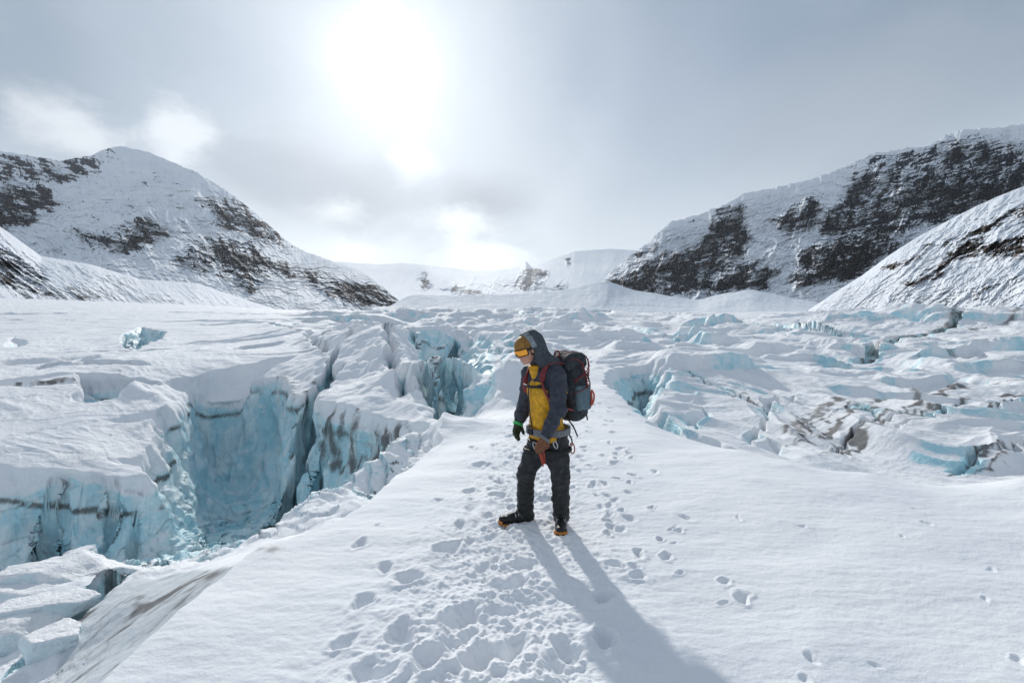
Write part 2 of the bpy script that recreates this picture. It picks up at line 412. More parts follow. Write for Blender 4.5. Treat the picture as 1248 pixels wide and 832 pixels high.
def macro(x, y, full=False):
    """height of the glacier, cut by its crevasses"""
    t = T(x, y)
    r = np.hypot(x, y)
    # irregular outlines
    wx = x + (.35 * fbm2(x * .45, y * .45, 3, 3) + .10 * n2(x * 2.3, y * 2.3, 5)) * sst(6, 12, r) + .04 * fbm2(x * 2, y * 2, 2, 6)
    wy = y + (.35 * fbm2(x * .45, y * .45, 3, 4) + .10 * n2(x * 2.3, y * 2.3, 8)) * sst(6, 12, r) + .04 * fbm2(x * 2, y * 2, 2, 7)
    # swells and serac field
    amp = sst(11, 30, y) * (1 - sst(500, 1200, r)) * sst(-.42, -.18, x / (r + 1))
    lr = np.log(r + 1)
    f = 1 / (4.0 + r * .055)
    a = np.arctan2(x, np.maximum(y, .01))
    u, v = a * 16, lr * 7.5
    uw = u + .5 * n2(u * .7, v * .7, 33); vw = v + .5 * n2(u * .7, v * .7, 34)
    sw = fbm2(uw * .42 + vw * .3, vw * .95, 3, 31) + .25 * rid2(uw * .6 - vw * .5, vw * 1.1, 3, 36)
    k = 3.0; q = sw * k; fl = np.floor(q); fr = q - fl
    terr = (fl + sst(.55, .98, fr)) / k
    right = sst(.05, .25, a)
    z = t + amp * (terr * .024 * (1 - .6 * right) + sw * .016 * (1 - .3 * right)) * r / (1 + (r / 120) ** 1.3)
    # long flow ribs on the right-hand ice, swinging round to the right
    th = .90 - .58 * sst(.28, .75, a)
    ac = x * np.sin(th) - y * np.cos(th); al = x * np.cos(th) + y * np.sin(th)
    env = sst(.22, .34, x / (r + .1)) * sst(8.5, 11, y) * (1 - sst(17, 24, y))
    z = z + env * (.50 * (rid2(ac * .42 + .5 * n2(x * .2, y * .2, 37), al * .09, 3, 38) - .55) + .10 * fbm2(ac * 1.6, al * .35, 3, 39))
    for pts, h, ln in SCARPS:
        X = np.array([p[0] for p in pts]); Yl = np.array([p[1] for p in pts]); o_ = np.argsort(X)
        k = (x > X.min()) & (x < X.max()) & (y > Yl.min() - 1) & (y < Yl.max() + ln * 2.5)
        if not k.any(): continue
        xx = wx[k]; q_ = np.clip((xx - X.min()) / (X.max() - X.min()), 0, 1)
        side = y[k] + .05 * ln * n2(x[k] * 3 / ln, y[k] * 3 / ln, 61) - np.interp(xx, X[o_], Yl[o_])
        tap = sst(0, .22, q_) * sst(0, .22, 1 - q_)
        h = h * .6
        z[k] += h * tap * sst(0, h * .45 + .05, side) * (1 - sst(0, ln * 2.2, side))
    for hx, hy, L, wd, an, D in SAGS:
        k = (np.abs(x - hx) < L * 1.4) & (np.abs(y - hy) < L * 1.4)
        if not k.any(): continue
        c_, s_ = math.cos(an), math.sin(an); ux, uy = x[k] - hx, y[k] - hy
        pp = (ux * c_ + uy * s_) / L; qq = (-ux * s_ + uy * c_ + .3 * wd * n2(x[k] / L * 3, y[k] / L * 3, 3)) / wd
        z[k] -= D * (1 - sst(.35, 1.0, np.sqrt(pp * pp + qq * qq)))
    for pts, w, h in FOLDS:
        X = [p[0] for p in pts]; Y = [p[1] for p in pts]; m = w * 2.5
        k = (x > min(X) - m) & (x < max(X) + m) & (y > min(Y) - m) & (y < max(Y) + m)
        if not k.any(): continue
        d, _ = seg_dist(wx[k], wy[k], pts)
        z[k] += h * (1 / (1 + (d / w) ** 2) ** 1.5) * (1 - sst(1.3, 2.3, d / w))
    surf = z.copy()
    dep = np.zeros_like(z)
    # great pit
    k = (x > -30) & (x < 3) & (y > 0) & (y < 26)
    if k.any():
        sd = poly_sd(wx[k], wy[k], PIT)
        fl_ = FLOOR(wx[k], wy[k])
        D = np.maximum(t[k] - fl_, .12)
        w = .22 + .42 * D + .12 * n2(wx[k] * .7, wy[k] * .7, 12)
        tt = np.clip(sd / w, 0, 1)
        p = 1 - (1 - tt) ** 1.9
        zz = z[k]; lift = z[k] - t[k]
        zz = np.where(sd > 0, zz * (1 - p) + (fl_ + lift * .8) * p, zz)
        zz = zz + p * (tt * (.38 * fbm2(wx[k] * .55, wy[k] * .55, 3, 15) + .22 * (np.floor(3 * n2(wx[k] * .9, wy[k] * .9, 16)) / 3)) * sst(6, 9, y[k])) - (.10 + .42 * sst(16, 20, y[k])) * np.exp(-np.maximum(-sd, 0) / (.5 + 1.0 * sst(16, 20, y[k]))) * sst(5, 10, y[k]) * (1 - .6 * p)   # rounded lips
        z[k] = zz
    for pts, D, w in PITS:
        X = [p[0] for p in pts]; Y = [p[1] for p in pts]
        k = (x > min(X) - 1) & (x < max(X) + 1) & (y > min(Y) - 1) & (y < max(Y) + 1)
        if not k.any(): continue
        sd = poly_sd(wx[k], wy[k], pts)
        tt = np.clip(sd / w, 0, 1)
        z[k] -= D * (1 - (1 - tt) ** 1.8)
    for pts, w, D in CRACKS:
        X = [p[0] for p in pts]; Y = [p[1] for p in pts]
        k = (x > min(X) - 2) & (x < max(X) + 2) & (y > min(Y) - 2) & (y < max(Y) + 2)
        if not k.any(): continue
        d, _ = seg_dist(wx[k], wy[k], pts)
        z[k] -= D * np.clip(1 - d / (w * (1 + .4 * n2(x[k] * 1.5, y[k] * 1.5, 40))), 0, 1) ** .7
    if full: return z, surf, t
    return z

# ------------------------------------------------------------------ adaptive polar sheet, fine where the photograph looks
def build_glacier(mat, QUAL=1.0):
    half = R(47)
    nD = int(1050 * QUAL); nr = int(1800 * QUAL)
    azd = np.arctan(np.linspace(-math.tan(half), math.tan(half), nD))
    side = np.linspace(0, 1, 46)[1:] ** 1.6
    azs = half + side * (math.pi - half)
    az = np.concatenate([-azs[::-1][1:], azd, azs[:-1], [math.pi]])
    nc = len(az)
    nci = 330
    azc = np.concatenate([-azs[::-1][1:], np.arctan(np.linspace(-math.tan(half), math.tan(half), nci)), azs[:-1], [math.pi]])
    rr = np.concatenate([np.linspace(.02, 1.0, 12)[:-1], np.exp(np.linspace(0, math.log(7000), 3200))])
    Xc = np.sin(azc)[:, None] * rr; Yc = np.cos(azc)[:, None] * rr
    Z = macro(Xc.ravel(), Yc.ravel()).reshape(Xc.shape)
    el = np.arctan2(Z - HC, rr[None, :])
    del_ = np.abs(np.diff(el, axis=1)); del_[:, rr[:-1] < 1.8] *= .12
    met = del_ + .03 * np.diff(np.log(rr))[None, :]
    # smooth the sampling a little across columns
    gm = met[45:-45].mean(0, keepdims=True); met = .55 * met + .45 * gm
    i_ = np.arange(-60, 61); kk = np.exp(-(i_ / 24.0) ** 2); kk /= kk.sum()
    met = sum(w_ * np.roll(met, int(j_), 0) for j_, w_ in zip(i_, kk))
    j_ = np.arange(-6, 7); kj = np.exp(-(j_ / 3.0) ** 2); kj /= kj.sum()
    met = sum(w_ * np.roll(met, int(q_), 1) for q_, w_ in zip(j_, kj))
    cum = np.concatenate([np.zeros((len(azc), 1)), np.cumsum(met, 1)], 1); cum /= cum[:, -1:]
    s = np.linspace(0, 1, nr)
    Rm = np.stack([np.interp(s, cum[i], rr) for i in range(len(azc))])     # coarse columns x rows
    lr = np.log(Rm)
    idx = np.interp(az, azc, np.arange(len(azc)))
    i0 = np.floor(idx).astype(int); i1 = np.minimum(i0 + 1, len(azc) - 1); fr = (idx - i0)[:, None]
    rad = np.exp(lr[i0] * (1 - fr) + lr[i1] * fr).T        # rows x columns
    X = np.sin(az)[None, :] * rad; Y = np.cos(az)[None, :] * rad
    x = X.ravel(); y = Y.ravel()
    z, surf, t = macro(x, y, True)
    rfl = rad.ravel()
    near = (rfl < 20)
    z[near] += snow_detail(x[near], y[near], z[near], surf[near])
    m = (rfl > 5) & (rfl < 900)
    ls = np.clip(rfl[m] / 14, .6, 8); calm = .35 + .65 * sst(-.45, -.15, x[m] / rfl[m])
    rr_ = sst(.1, .3, np.arctan2(x[m], np.maximum(y[m], .01)))
    z[m] += rr_ * .035 * ls * rid2((x[m] * .38 - y[m] * .92) * .55, (x[m] * .92 + y[m] * .38) * .11, 5, 56, .62) * sst(10, 13, rfl[m])
    z[m] += (1 - rr_) * .030 * ls * rid2((x[m] * .9 + y[m] * .4) * .5, (y[m] * .9 - x[m] * .4) * .18, 5, 57, .62) * sst(13, 18, rfl[m]) * sst(-.42, -.25, x[m] / rfl[m])
    lt = (1 - sst(-.50, -.34, x[m] / rfl[m])) * sst(12.3, 14, y[m]) * (1 - sst(34, 60, y[m]))
    z[m] += lt * (.13 * rid2((x[m] * .75 + y[m] * .66) * .42 + .4 * n2(x[m] * .3, y[m] * .3, 58), (y[m] * .75 - x[m] * .66) * .12, 5, 59, .6) + .05 * (np.floor(3 * fbm2(x[m] * .25, y[m] * .5, 3, 53)) / 3))
    z[m] += calm * (.030 * fbm2(x[m] * .3, y[m] * .5, 5, 50) + .008 * np.abs(n2(x[m] * 1.9, y[m] * 3, 51))) * ls * sst(5, 9, rfl[m])
    lp = (x[m] / rfl[m] < -.2); z[m] += lp * .10 * rid2(x[m] * .10 + y[m] * .05, y[m] * .28, 3, 52) * sst(18, 30, rfl[m]) * np.clip(rfl[m] / 30, 0, 3) * .8
    Vt = np.stack([x, y, z], 1).reshape(nr, nc, 3)
    def normals(V):
        dr = np.zeros_like(V); dc = np.zeros_like(V)
        dr[1:-1] = V[2:] - V[:-2]; dr[0] = V[1] - V[0]; dr[-1] = V[-1] - V[-2]
        dc = np.roll(V, -1, 1) - np.roll(V, 1, 1)
        N = np.cross(dc, dr); N /= np.linalg.norm(N, axis=2, keepdims=True) + 1e-12
        return N
    N = normals(Vt)
    steep = 1 - np.clip(N[..., 2], 0, 1)
    st = steep.ravel()
    wall = sst(.2, .55, st) * ((rfl > 4.2) & (rfl < 120)) * sst(.12, .5, surf - z)
    k = np.nonzero(wall > .01)[0]
    xk, yk, zk = x[k], y[k], z[k]
    sc = np.clip(rfl[k] / 14, .55, 4)
    d = (.42 * fbm3(xk * .5 / sc, yk * .5 / sc, zk * .4 / sc, 4, 60)
         + .14 * np.abs(fbm3(xk * 1.9 / sc, yk * 1.9 / sc, zk * .7 / sc, 4, 70))
         - .04 * np.abs(n3(xk * 1.6 / sc, yk * 1.6 / sc, zk * 3.5 / sc, 77))
         + .035 * fbm3(xk * 8 / sc, yk * 8 / sc, zk * 4 / sc, 2, 80)) * sc
    # chipped, blocky faces
    cell = n3(xk * 1.3 / sc, yk * 1.3 / sc, zk * .8 / sc, 90); d += .10 * sc * (np.floor(cell * 4) / 4 - cell)
    led = zk * 1.5 / sc + 1.2 * n3(xk * .3, yk * .3, zk * .3, 91); led = led - np.floor(led); d += .06 * sc * (led - .5) * sst(-.2, .2, n3(xk * .5, yk * .5, zk * .5, 93))
    d -= .07 * sc * np.abs(n3(xk * 5 / sc, yk * 5 / sc, zk * .6 / sc, 97)); d -= .14 * sc * sst(.2, .6, n3(xk * 2.2 / sc, yk * 2.2 / sc, zk * .35 / sc, 94))
    Vf = Vt.reshape(-1, 3); Nf = N.reshape(-1, 3)
    Vf[k] += Nf[k] * (d * wall[k])[:, None]
    Vt = Vf.reshape(nr, nc, 3)
    N2 = normals(Vt); st2 = (1 - np.clip(N2[..., 2], 0, 1)).ravel()
    below = np.clip(surf - Vf[:, 2], 0, 9)
    X_, Y_, Z_ = Vf[:, 0], Vf[:, 1], Vf[:, 2]
    nn = fbm2(X_ * .5, Y_ * .5, 3, 95)
    ice = sst(.16, .5, st * .75 + st2 * .35 + .10 * nn) * sst(.15, .6, below + .25 * nn + .4 * sst(25, 60, rfl) * (st > .1))
    ice = np.maximum(ice, sst(1.0, 2.2, below) * .75)
    ice *= 1 - .75 * (1 - sst(.55, .95, below + .35 * nn + .40 * (rfl < 17) * (X_ < -6))) * (rfl < 30) * (X_ < -1) * (rfl > 8)
    sb = st2.reshape(nr, nc)
    for _ in range(2):
        sb = sum(np.roll(sb, q_, 1) for q_ in range(-4, 5)) / 9; sb = (np.roll(sb, 1, 0) + sb + np.roll(sb, -1, 0)) / 3
    sb = sb.ravel()
    aa = np.arctan2(X_, np.maximum(Y_, .01)); ft = sst(.12, .25, aa) * sst(10, 12, rfl)
    ice = np.maximum(ice, ft * sst(.03, .18, sb) * sst(-.2, .35, fbm2((X_ * .45 - Y_ * .89) * .8, (X_ * .89 + Y_ * .45) * .18, 4, 130)) * .8 * (1 - sst(60, 140, rfl)))  # blue of the ribs' shaded faces, painted in as ice colour on slopes
    ice *= sst(4, 6.5, rfl)
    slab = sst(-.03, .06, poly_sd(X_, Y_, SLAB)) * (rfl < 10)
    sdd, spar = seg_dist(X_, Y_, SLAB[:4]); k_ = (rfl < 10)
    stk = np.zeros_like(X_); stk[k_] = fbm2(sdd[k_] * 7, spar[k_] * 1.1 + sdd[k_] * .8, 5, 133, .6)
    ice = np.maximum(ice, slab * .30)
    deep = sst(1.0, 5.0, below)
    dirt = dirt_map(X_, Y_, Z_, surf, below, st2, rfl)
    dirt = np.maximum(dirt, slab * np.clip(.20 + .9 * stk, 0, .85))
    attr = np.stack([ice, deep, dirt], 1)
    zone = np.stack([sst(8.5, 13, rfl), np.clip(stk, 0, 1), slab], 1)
    F = grid_faces(nr, nc, True)
    o = mesh_np('glacier_ground', Vf, F[:, ::-1] if False else F, mat, attrs={'ice': attr, 'zone': zone})
    return o
# ------------------------------------------------------------------ footprints and trampled snow
_fr = np.random.RandomState(5)
DENTS = []   # x, y, length, width, angle, depth
def dent(px, py, L, W, dep, ang=None, z=0):
    x, y, _ = P(px, py, z)
    kz = .66 if py > 660 else .54
    DENTS.append((x, y, L * kz, W * kz, _fr.uniform(-.5, .5) + (R(90) if _fr.rand() < .5 else R(60)) if ang is None else ang, dep))
# big ones read off the photograph
for a in [(500, 703, .17, .12, .10), (546, 668, .15, .11, .09), (560, 752, .19, .15, .12), (438, 663, .13, .07, .05), (632, 712, .15, .11, .08), (735, 725, .13, .10, .10), (735, 775, .14, .11, .11), (470, 690, .12, .07, .05),
          (440, 733, .14, .08, .06), (588, 692, .12, .09, .05), (610, 745, .14, .10, .06), (490, 768, .16, .11, .08), (625, 790, .17, .12, .09), (420, 780, .13, .09, .05), (690, 790, .15, .11, .08), (585, 800, .18, .13, .10), (520, 800, .18, .12, .09),
          (455, 815, .17, .12, .07), (585, 567, .17, .13, .06), (570, 598, .14, .09, .05), (606, 603, .15, .12, .07), (600, 585, .12, .08, .04), (690, 663, .08, .05, .05), (750, 688, .11, .07, .07), (740, 650, .10, .06, .06), (740, 635, .10, .06, .05), (758, 622, .09, .05, .05),
          (793, 620, .11, .06, .06), (802, 657, .10, .06, .06), (828, 646, .10, .06, .05), (780, 676, .10, .06, .05), (775, 690, .09, .06, .05), (778, 703, .09, .07, .05), (812, 678, .09, .05, .05), (828, 697, .07, .04, .03), (886, 709, .08, .05, .05), (905, 726, .09, .06, .05), (990, 800, .075, .05, .03),
          (700, 595, .10, .05, .05), (722, 590, .12, .05, .05), (752, 585, .12, .05, .05), (727, 604, .08, .05, .04), (770, 590, .12, .05, .05), (700, 570, .12, .05, .05), (770, 560, .12, .05, .04), (1098, 655, .07, .04, .02), (1130, 640, .1, .05, .02), (600, 545, .14, .07, .05), (575, 545, .14, .07, .04),
          (620, 560, .12, .06, .04), (560, 640, .12, .07, .04), (600, 650, .10, .08, .05), (460, 640, .10, .05, .02)]:
    dent(*a)
# the beaten trail
for i in range(300):
    y = 2.3 + (_fr.rand() ** .8) * 8
    cx = -0.1 + .10 * (y - 3) if y > 4.2 else -.12 - .10 * (4.2 - y)
    wdt = .62 if y < 4.6 else .5 + .02 * y
    x = cx + _fr.normal() * wdt * .5
    s = _fr.uniform(.5, 1.25)
    DENTS.append((x, y, .085 * s, .05 * s, _fr.uniform(-.7, .7) + R(90), _fr.uniform(.008, .034)))
for i in range(50):                                     # the outgoing line on the right of the climber
    y = _fr.uniform(3.6, 12); x = .95 + .11 * (y - 4) + _fr.normal() * .28
    DENTS.append((x, y, .08, .04, R(90) + _fr.uniform(-.5, .5), _fr.uniform(.02, .05)))
for i in range(14):
    y = _fr.uniform(2.6, 8); x = _fr.uniform(1.2, 4.5)
    DENTS.append((x, y, .045, .025, _fr.uniform(0, 3), _fr.uniform(.008, .025)))

def snow_detail(x, y, z, surf):
    o = np.zeros_like(x)
    k = (y > 1.0) & (y < 14) & (x > -3) & (x < 6)
    xx, yy = x[k], y[k]; h = np.zeros_like(xx)
    wx = xx + .045 * n2(xx * 6, yy * 6, 1) + .010 * n2(xx * 23, yy * 23, 2); wy = yy + .045 * n2(xx * 6, yy * 6, 3) + .010 * n2(xx * 23, yy * 23, 4)
    order = np.argsort(yy); ys = yy[order]
    for (dx, dy, L, W, a, dep) in DENTS:
        m = L * 2.6
        i0, i1 = np.searchsorted(ys, [dy - m, dy + m])
        ii = order[i0:i1]; ii = ii[np.abs(xx[ii] - dx) < m]
        if not len(ii): continue
        ux = wx[ii] - dx; uy = wy[ii] - dy
        c, s = math.cos(a), math.sin(a)
        p = (ux * c + uy * s) / L; q = (-ux * s + uy * c) / W
        e = np.sqrt(p * p + q * q)
        h[ii] += -dep * .9 * (1 - sst(.2, 1.25, e)) + dep * .16 * np.exp(-((e - 1.45) / .35) ** 2)
    h = -.12 * np.tanh(-h / .12)
    trail = np.exp(-((xx - (-.05 + .08 * (yy - 4))) / (.75 + .0 * yy)) ** 2) * (1 - sst(9, 15, yy))
    h += trail * ((.026 + .030 * (1 - sst(4.0, 5.2, yy))) * fbm2(xx * 3.6, yy * 3.6, 5, 20, .60) + .016 * np.abs(n2(xx * 17, yy * 17, 24)) + .012 * np.maximum(fbm2(xx * 11, yy * 11, 2, 28), 0))
    o[k] += h
    # wind-packed texture everywhere
    o += .0055 * fbm2(x * 4, y * 10, 4, 40, .6) + .020 * fbm2(x * .9, y * 1.5, 2, 44) * sst(2, 4, y)
    # rough ice on the floor of the pit
    low = sst(.25, .8, surf - z)
    o += low * (.10 * fbm2(x * 1.7 + y * 1.2, y * 1.2 - x * .5, 4, 46) + .05 * (np.floor(n2(x * 2, y * 2, 48) * 5) / 5))
    return o

# ------------------------------------------------------------------ rock dust and old ash bands in the ice
DIRT = [  # polyline, half width (m), strength
    (line([(372, 492, 17), (425, 515, 15.8), (480, 528, 14.5), (545, 528, 12.6)]), .16, .75),
    (line([(840, 457, 19), (870, 470, 17.6), (900, 482, 16.5), (940, 497, 15)]), .10, 1.0),
    (line([(1248, 487, 18.5), (1160, 498, 16.8), (1120, 512, 15), (1060, 520, 14), (1030, 545, 12), (1010, 560, 11)]), .22, 1.0),
    (line([(1248, 468), (1180, 470), (1120, 480), (1060, 488), (1000, 495), (960, 530)]), .5, .8),
    (line([(1248, 478), (1180, 482), (1100, 500), (1040, 505), (980, 540)]), .35, .9),
    (line([(1130, 500), (1080, 510), (1040, 530), (1000, 560)]), .3, .8),
    (line([(1060, 490), (1020, 500), (985, 520), (965, 545)]), .25, .7),
    (line([(1248, 535), (1200, 548), (1160, 572)]), .22, .9),
    (line([(1248, 548), (1210, 560), (1190, 575)]), .14, .7),
    (line([(1180, 398), (1140, 408), (1090, 425), (1050, 440)]), .8, .9),
    (line([(1248, 390), (1180, 398), (1110, 412), (1060, 430)]), 2.0, .6),
    (line([(1100, 388), (1170, 385), (1250, 388)]), 3.0, .5),
    (line([(1248, 400), (1200, 405), (1140, 412)]), 1.2, .6),
    (line([(300, 676, 4.5), (230, 720, 4.7), (150, 800, 4.0)]), .18, .5),
    (line([(270, 690, 5.0), (190, 745, 4.9), (90, 840, 4.2)]), .12, .6),
    (line([(210, 690, 8.3), (150, 700, 6.7), (118, 740, 5.9), (75, 790, 5.2), (30, 840, 4.7)]), .10, .9),
    (line([(0, 468), (60, 465), (96, 461)]), .2, .8),
]
def dirt_map(x, y, z, surf, below, st, r):
    d = np.zeros_like(x)
    n = fbm2(x * 1.3, y * 1.3, 4, 101); nf = fbm3(x * 4, y * 4, z * 1.2, 3, 104)
    a = np.arctan2(x, np.maximum(y, .01)); th = .90 - .58 * sst(.28, .75, a)
    ac = x * np.sin(th) - y * np.cos(th); al = x * np.cos(th) + y * np.sin(th)
    rt = sst(.15, .3, a)
    str_ = rid2(ac * 1.5 + .8 * n2(x * .4, y * .4, 106), al * .16, 4, 105, .6) - .25
    nf = nf * (1 - rt) + rt * (str_ * 1.3 + .25 * n2(ac * 6, al * 2.5, 107))
    wx = x + .45 * n; wy = y + .45 * fbm2(x * 1.3, y * 1.3, 3, 102)
    for pts, w, s in DIRT:
        X = [p[0] for p in pts]; Y = [p[1] for p in pts]; m = w * 5
        k = (x > min(X) - m) & (x < max(X) + m) & (y > min(Y) - m) & (y < max(Y) + m)
        if not k.any(): continue
        dd, _ = seg_dist(wx[k], wy[k], pts)
        q = rt[k]
        v1 = s * np.exp(-(dd / w) ** 2) * (.55 + .9 * np.clip(nf[k] + .3, 0, 1)) + s * .45 * np.exp(-(dd / (w * 3)) ** 2) * sst(-.1, .5, nf[k])
        v2 = s * np.exp(-(dd / (w * .3)) ** 2) * .95 + s * .6 * np.exp(-(dd / (w * 1.0)) ** 2) * sst(.1, .5, nf[k])
        v = v1 * (1 - q) + v2 * q
        d[k] = np.maximum(d[k], v)
    # an old summer layer crops out a little below the lip of every wall
    lay = .95 + .18 * n2(x * .5, y * .5, 110)
    band = np.exp(-((below - lay) / .09) ** 2) * sst(-.7, .0, fbm2(x * .8, y * .8, 3, 112))
    drip = np.exp(-np.clip(below - lay, 0, 9) / .45) * (below > lay) * sst(.05, .5, n3(x * 3.2, y * 3.2, z * .25, 113)) * sst(-.1, .3, n2(x * .4, y * .4, 114))
    # thin grey flow lines over the right-hand ice
    d = np.maximum(d, rt * sst(9, 11, r) * (1 - sst(45, 90, r)) * .7 * sst(.5, .82, rid2(ac * .6 + .5 * n2(x * .2, y * .2, 122), al * .05, 5, 120, .6)) * sst(-.1, .35, fbm2(x * .12, y * .12, 2, 121)))
    w = sst(.25, .5, st) * (r > 7) * (r < 60)
    d = np.maximum(d, w * np.clip(band * 1.0 + drip * .32, 0, 1))
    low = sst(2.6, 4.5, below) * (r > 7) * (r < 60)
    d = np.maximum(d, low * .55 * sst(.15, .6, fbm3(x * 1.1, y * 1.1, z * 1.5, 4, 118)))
    return np.clip(d, 0, 1)
# ------------------------------------------------------------------ materials
def glacier_material():
    m, t, b = material('snow_and_ice')
    at = t.new('ShaderNodeAttribute', attribute_name='ice')
    sep = t.new('ShaderNodeSeparateColor'); t.l.new(at.outputs['Color'], sep.inputs[0])
    ice, deep, dirt = sep.outputs[0], sep.outputs[1], sep.outputs[2]
    pos = t.new('ShaderNodeNewGeometry').outputs['Position']
    nA = t.noise(t.mapping(pos, (1, 1, .35)), 1.6, 5, .6)
    nB = t.noise(t.mapping(pos, (1, 1, 2.2)), 2.8, 4, .55)
    nC = t.noise(pos, 14, 5, .65)
    nF = t.noise(pos, 90, 3, .6)
    icef = t.ramp(t.math('ADD', ice, t.math('MULTIPLY', t.math('SUBTRACT', nC, .5), .9)), .28, .62)
    snow = t.mix(t.ramp(t.noise(pos, .6, 3), .35, .7), rgb(.75, .775, .815), rgb(.82, .83, .85))
    nL = t.noise(pos, .55, 4, .6)
    blue1 = t.mix(t.ramp(t.math('ADD', nA, t.math('MULTIPLY', nL, .7)), .68, 1.05), rgb(.43, .70, .79), rgb(.73, .83, .86))
    blue1 = t.mix(t.ramp(nB, .52, .72), blue1, rgb(.74, .82, .85))
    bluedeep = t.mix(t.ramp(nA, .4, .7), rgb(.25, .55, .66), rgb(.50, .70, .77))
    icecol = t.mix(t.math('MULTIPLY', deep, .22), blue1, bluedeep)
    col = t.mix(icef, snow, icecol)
    az_ = t.new('ShaderNodeAttribute', attribute_name='zone'); zs = t.new('ShaderNodeSeparateColor'); t.l.new(az_.outputs['Color'], zs.inputs[0])
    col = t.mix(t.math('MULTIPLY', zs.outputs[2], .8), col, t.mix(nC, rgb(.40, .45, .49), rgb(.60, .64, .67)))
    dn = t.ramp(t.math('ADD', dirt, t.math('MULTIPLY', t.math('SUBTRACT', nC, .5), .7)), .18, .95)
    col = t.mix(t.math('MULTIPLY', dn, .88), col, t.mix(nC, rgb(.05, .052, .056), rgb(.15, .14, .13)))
    t.l.new(col, b.inputs['Base Color'])
    t.put(b.inputs['Roughness'], t.ramp(icef, 0, 1, .8, .55))
    b.inputs['Specular IOR Level'].default_value = .22
    h = t.math('ADD', t.math('MULTIPLY', nF, .25), nC)
    dist = t.new('ShaderNodeCameraData').outputs['View Distance']
    bp = t.new('ShaderNodeBump'); bp.inputs['Distance'].default_value = .02
    t.put(bp.inputs['Strength'], t.ramp(icef, 0, 1, .45, 1.0)); t.put(bp.inputs['Height'], h)
    nA2 = t.noise(t.mapping(pos, (1, 1, .3)), 4.5, 6, .65)
    h2 = t.math('ADD', nA2, t.math('MULTIPLY', nB, .5))
    bp2 = t.new('ShaderNodeBump'); bp2.inputs['Distance'].default_value = .10
    t.put(bp2.inputs['Strength'], t.math('MAXIMUM', t.ramp(icef, 0, 1, .0, .8), t.math('MULTIPLY', zs.outputs[0], .45))); t.put(bp2.inputs['Height'], h2)
    t.l.new(bp.outputs[0], bp2.inputs['Normal'])
    t.l.new(bp2.outputs[0], b.inputs['Normal'])
    return m

def simple(name, color, rough=.7, var=.25, scale=30, bump=.2, spec=.3, metallic=0.0, bdist=.004):
    m, t, b = material(name)
    co = t.new('ShaderNodeTexCoord').outputs['Object']
    n = t.noise(co, scale, 4, .6)
    c = np.array(color)
    col = t.mix(t.ramp(n, .3, .7), rgb(*(c * (1 - var))), rgb(*np.minimum(c * (1 + var), 1)))
    t.l.new(col, b.inputs['Base Color']); b.inputs['Roughness'].default_value = rough
    b.inputs['Specular IOR Level'].default_value = spec; b.inputs['Metallic'].default_value = metallic
    if bump:
        bp = t.new('ShaderNodeBump'); bp.inputs['Strength'].default_value = bump; bp.inputs['Distance'].default_value = bdist
        t.put(bp.inputs['Height'], t.noise(co, scale * 4, 3)); t.l.new(bp.outputs[0], b.inputs['Normal'])
    return m

def mountain_material(name, rock_a, rock_b, size):
    m, t, b = material(name)
    at = t.new('ShaderNodeAttribute', attribute_name='rock')
    sep = t.new('ShaderNodeSeparateColor'); t.l.new(at.outputs['Color'], sep.inputs[0])
    pos = t.new('ShaderNodeNewGeometry').outputs['Position']
    n1 = t.noise(t.mapping(pos, (1, 1, 3.2), (R(8), R(-10), 0)), 22 / size, 10, .70)
    n2_ = t.noise(t.mapping(pos, (1, 1, 1.4)), 8 / size, 8, .64)
    n3_ = t.noise(t.mapping(pos, (1.6, 1.6, .35), (0, R(14), 0)), 40 / size, 8, .68)
    f = t.math('ADD', sep.outputs[0], t.math('ADD', t.math('MULTIPLY', t.math('SUBTRACT', n1, .5), .8), t.math('ADD', t.math('MULTIPLY', t.math('SUBTRACT', n3_, .5), .6), t.math('MULTIPLY', t.math('SUBTRACT', n2_, .5), .3))))
    f = t.ramp(f, .44, .60)
    rock = t.mix(n1, rgb(*rock_a), rgb(*rock_b))
    rock = t.mix(sep.outputs[1], rock, rgb(.10, .075, .06))
    snow = t.mix(t.ramp(n2_, .3, .7), rgb(.72, .77, .84), rgb(.80, .83, .87))
    col = t.mix(f, snow, rock)
    t.l.new(col, b.inputs['Base Color']); b.inputs['Roughness'].default_value = .85; b.inputs['Specular IOR Level'].default_value = .15
    bp = t.new('ShaderNodeBump'); bp.inputs['Distance'].default_value = size * .004
    t.put(bp.inputs['Strength'], t.ramp(f, 0, 1, .6, 1.0)); t.put(bp.inputs['Height'], t.math('ADD', n1, t.math('ADD', n3_, t.math('MULTIPLY', n2_, .8))))
    t.l.new(bp.outputs[0], b.inputs['Normal'])
    return m
# ------------------------------------------------------------------ mountains: crest line, foot line, distances; rock where the photograph shows it
def interp(pts, x, i=1):
    a = np.array(pts, float); return np.interp(x, a[:, 0], a[:, i])

def ray_np(px, py):
    a = (px - 624.0) / FPX; b = (416.0 - py) / FPX
    c, s = math.cos(PITCH), math.sin(PITCH)
    return a, c + b * s, -s + b * c

def poly_soft(px, py, pts, soft):
    d = poly_sd(px, py, pts); return sst(-soft, soft, d)

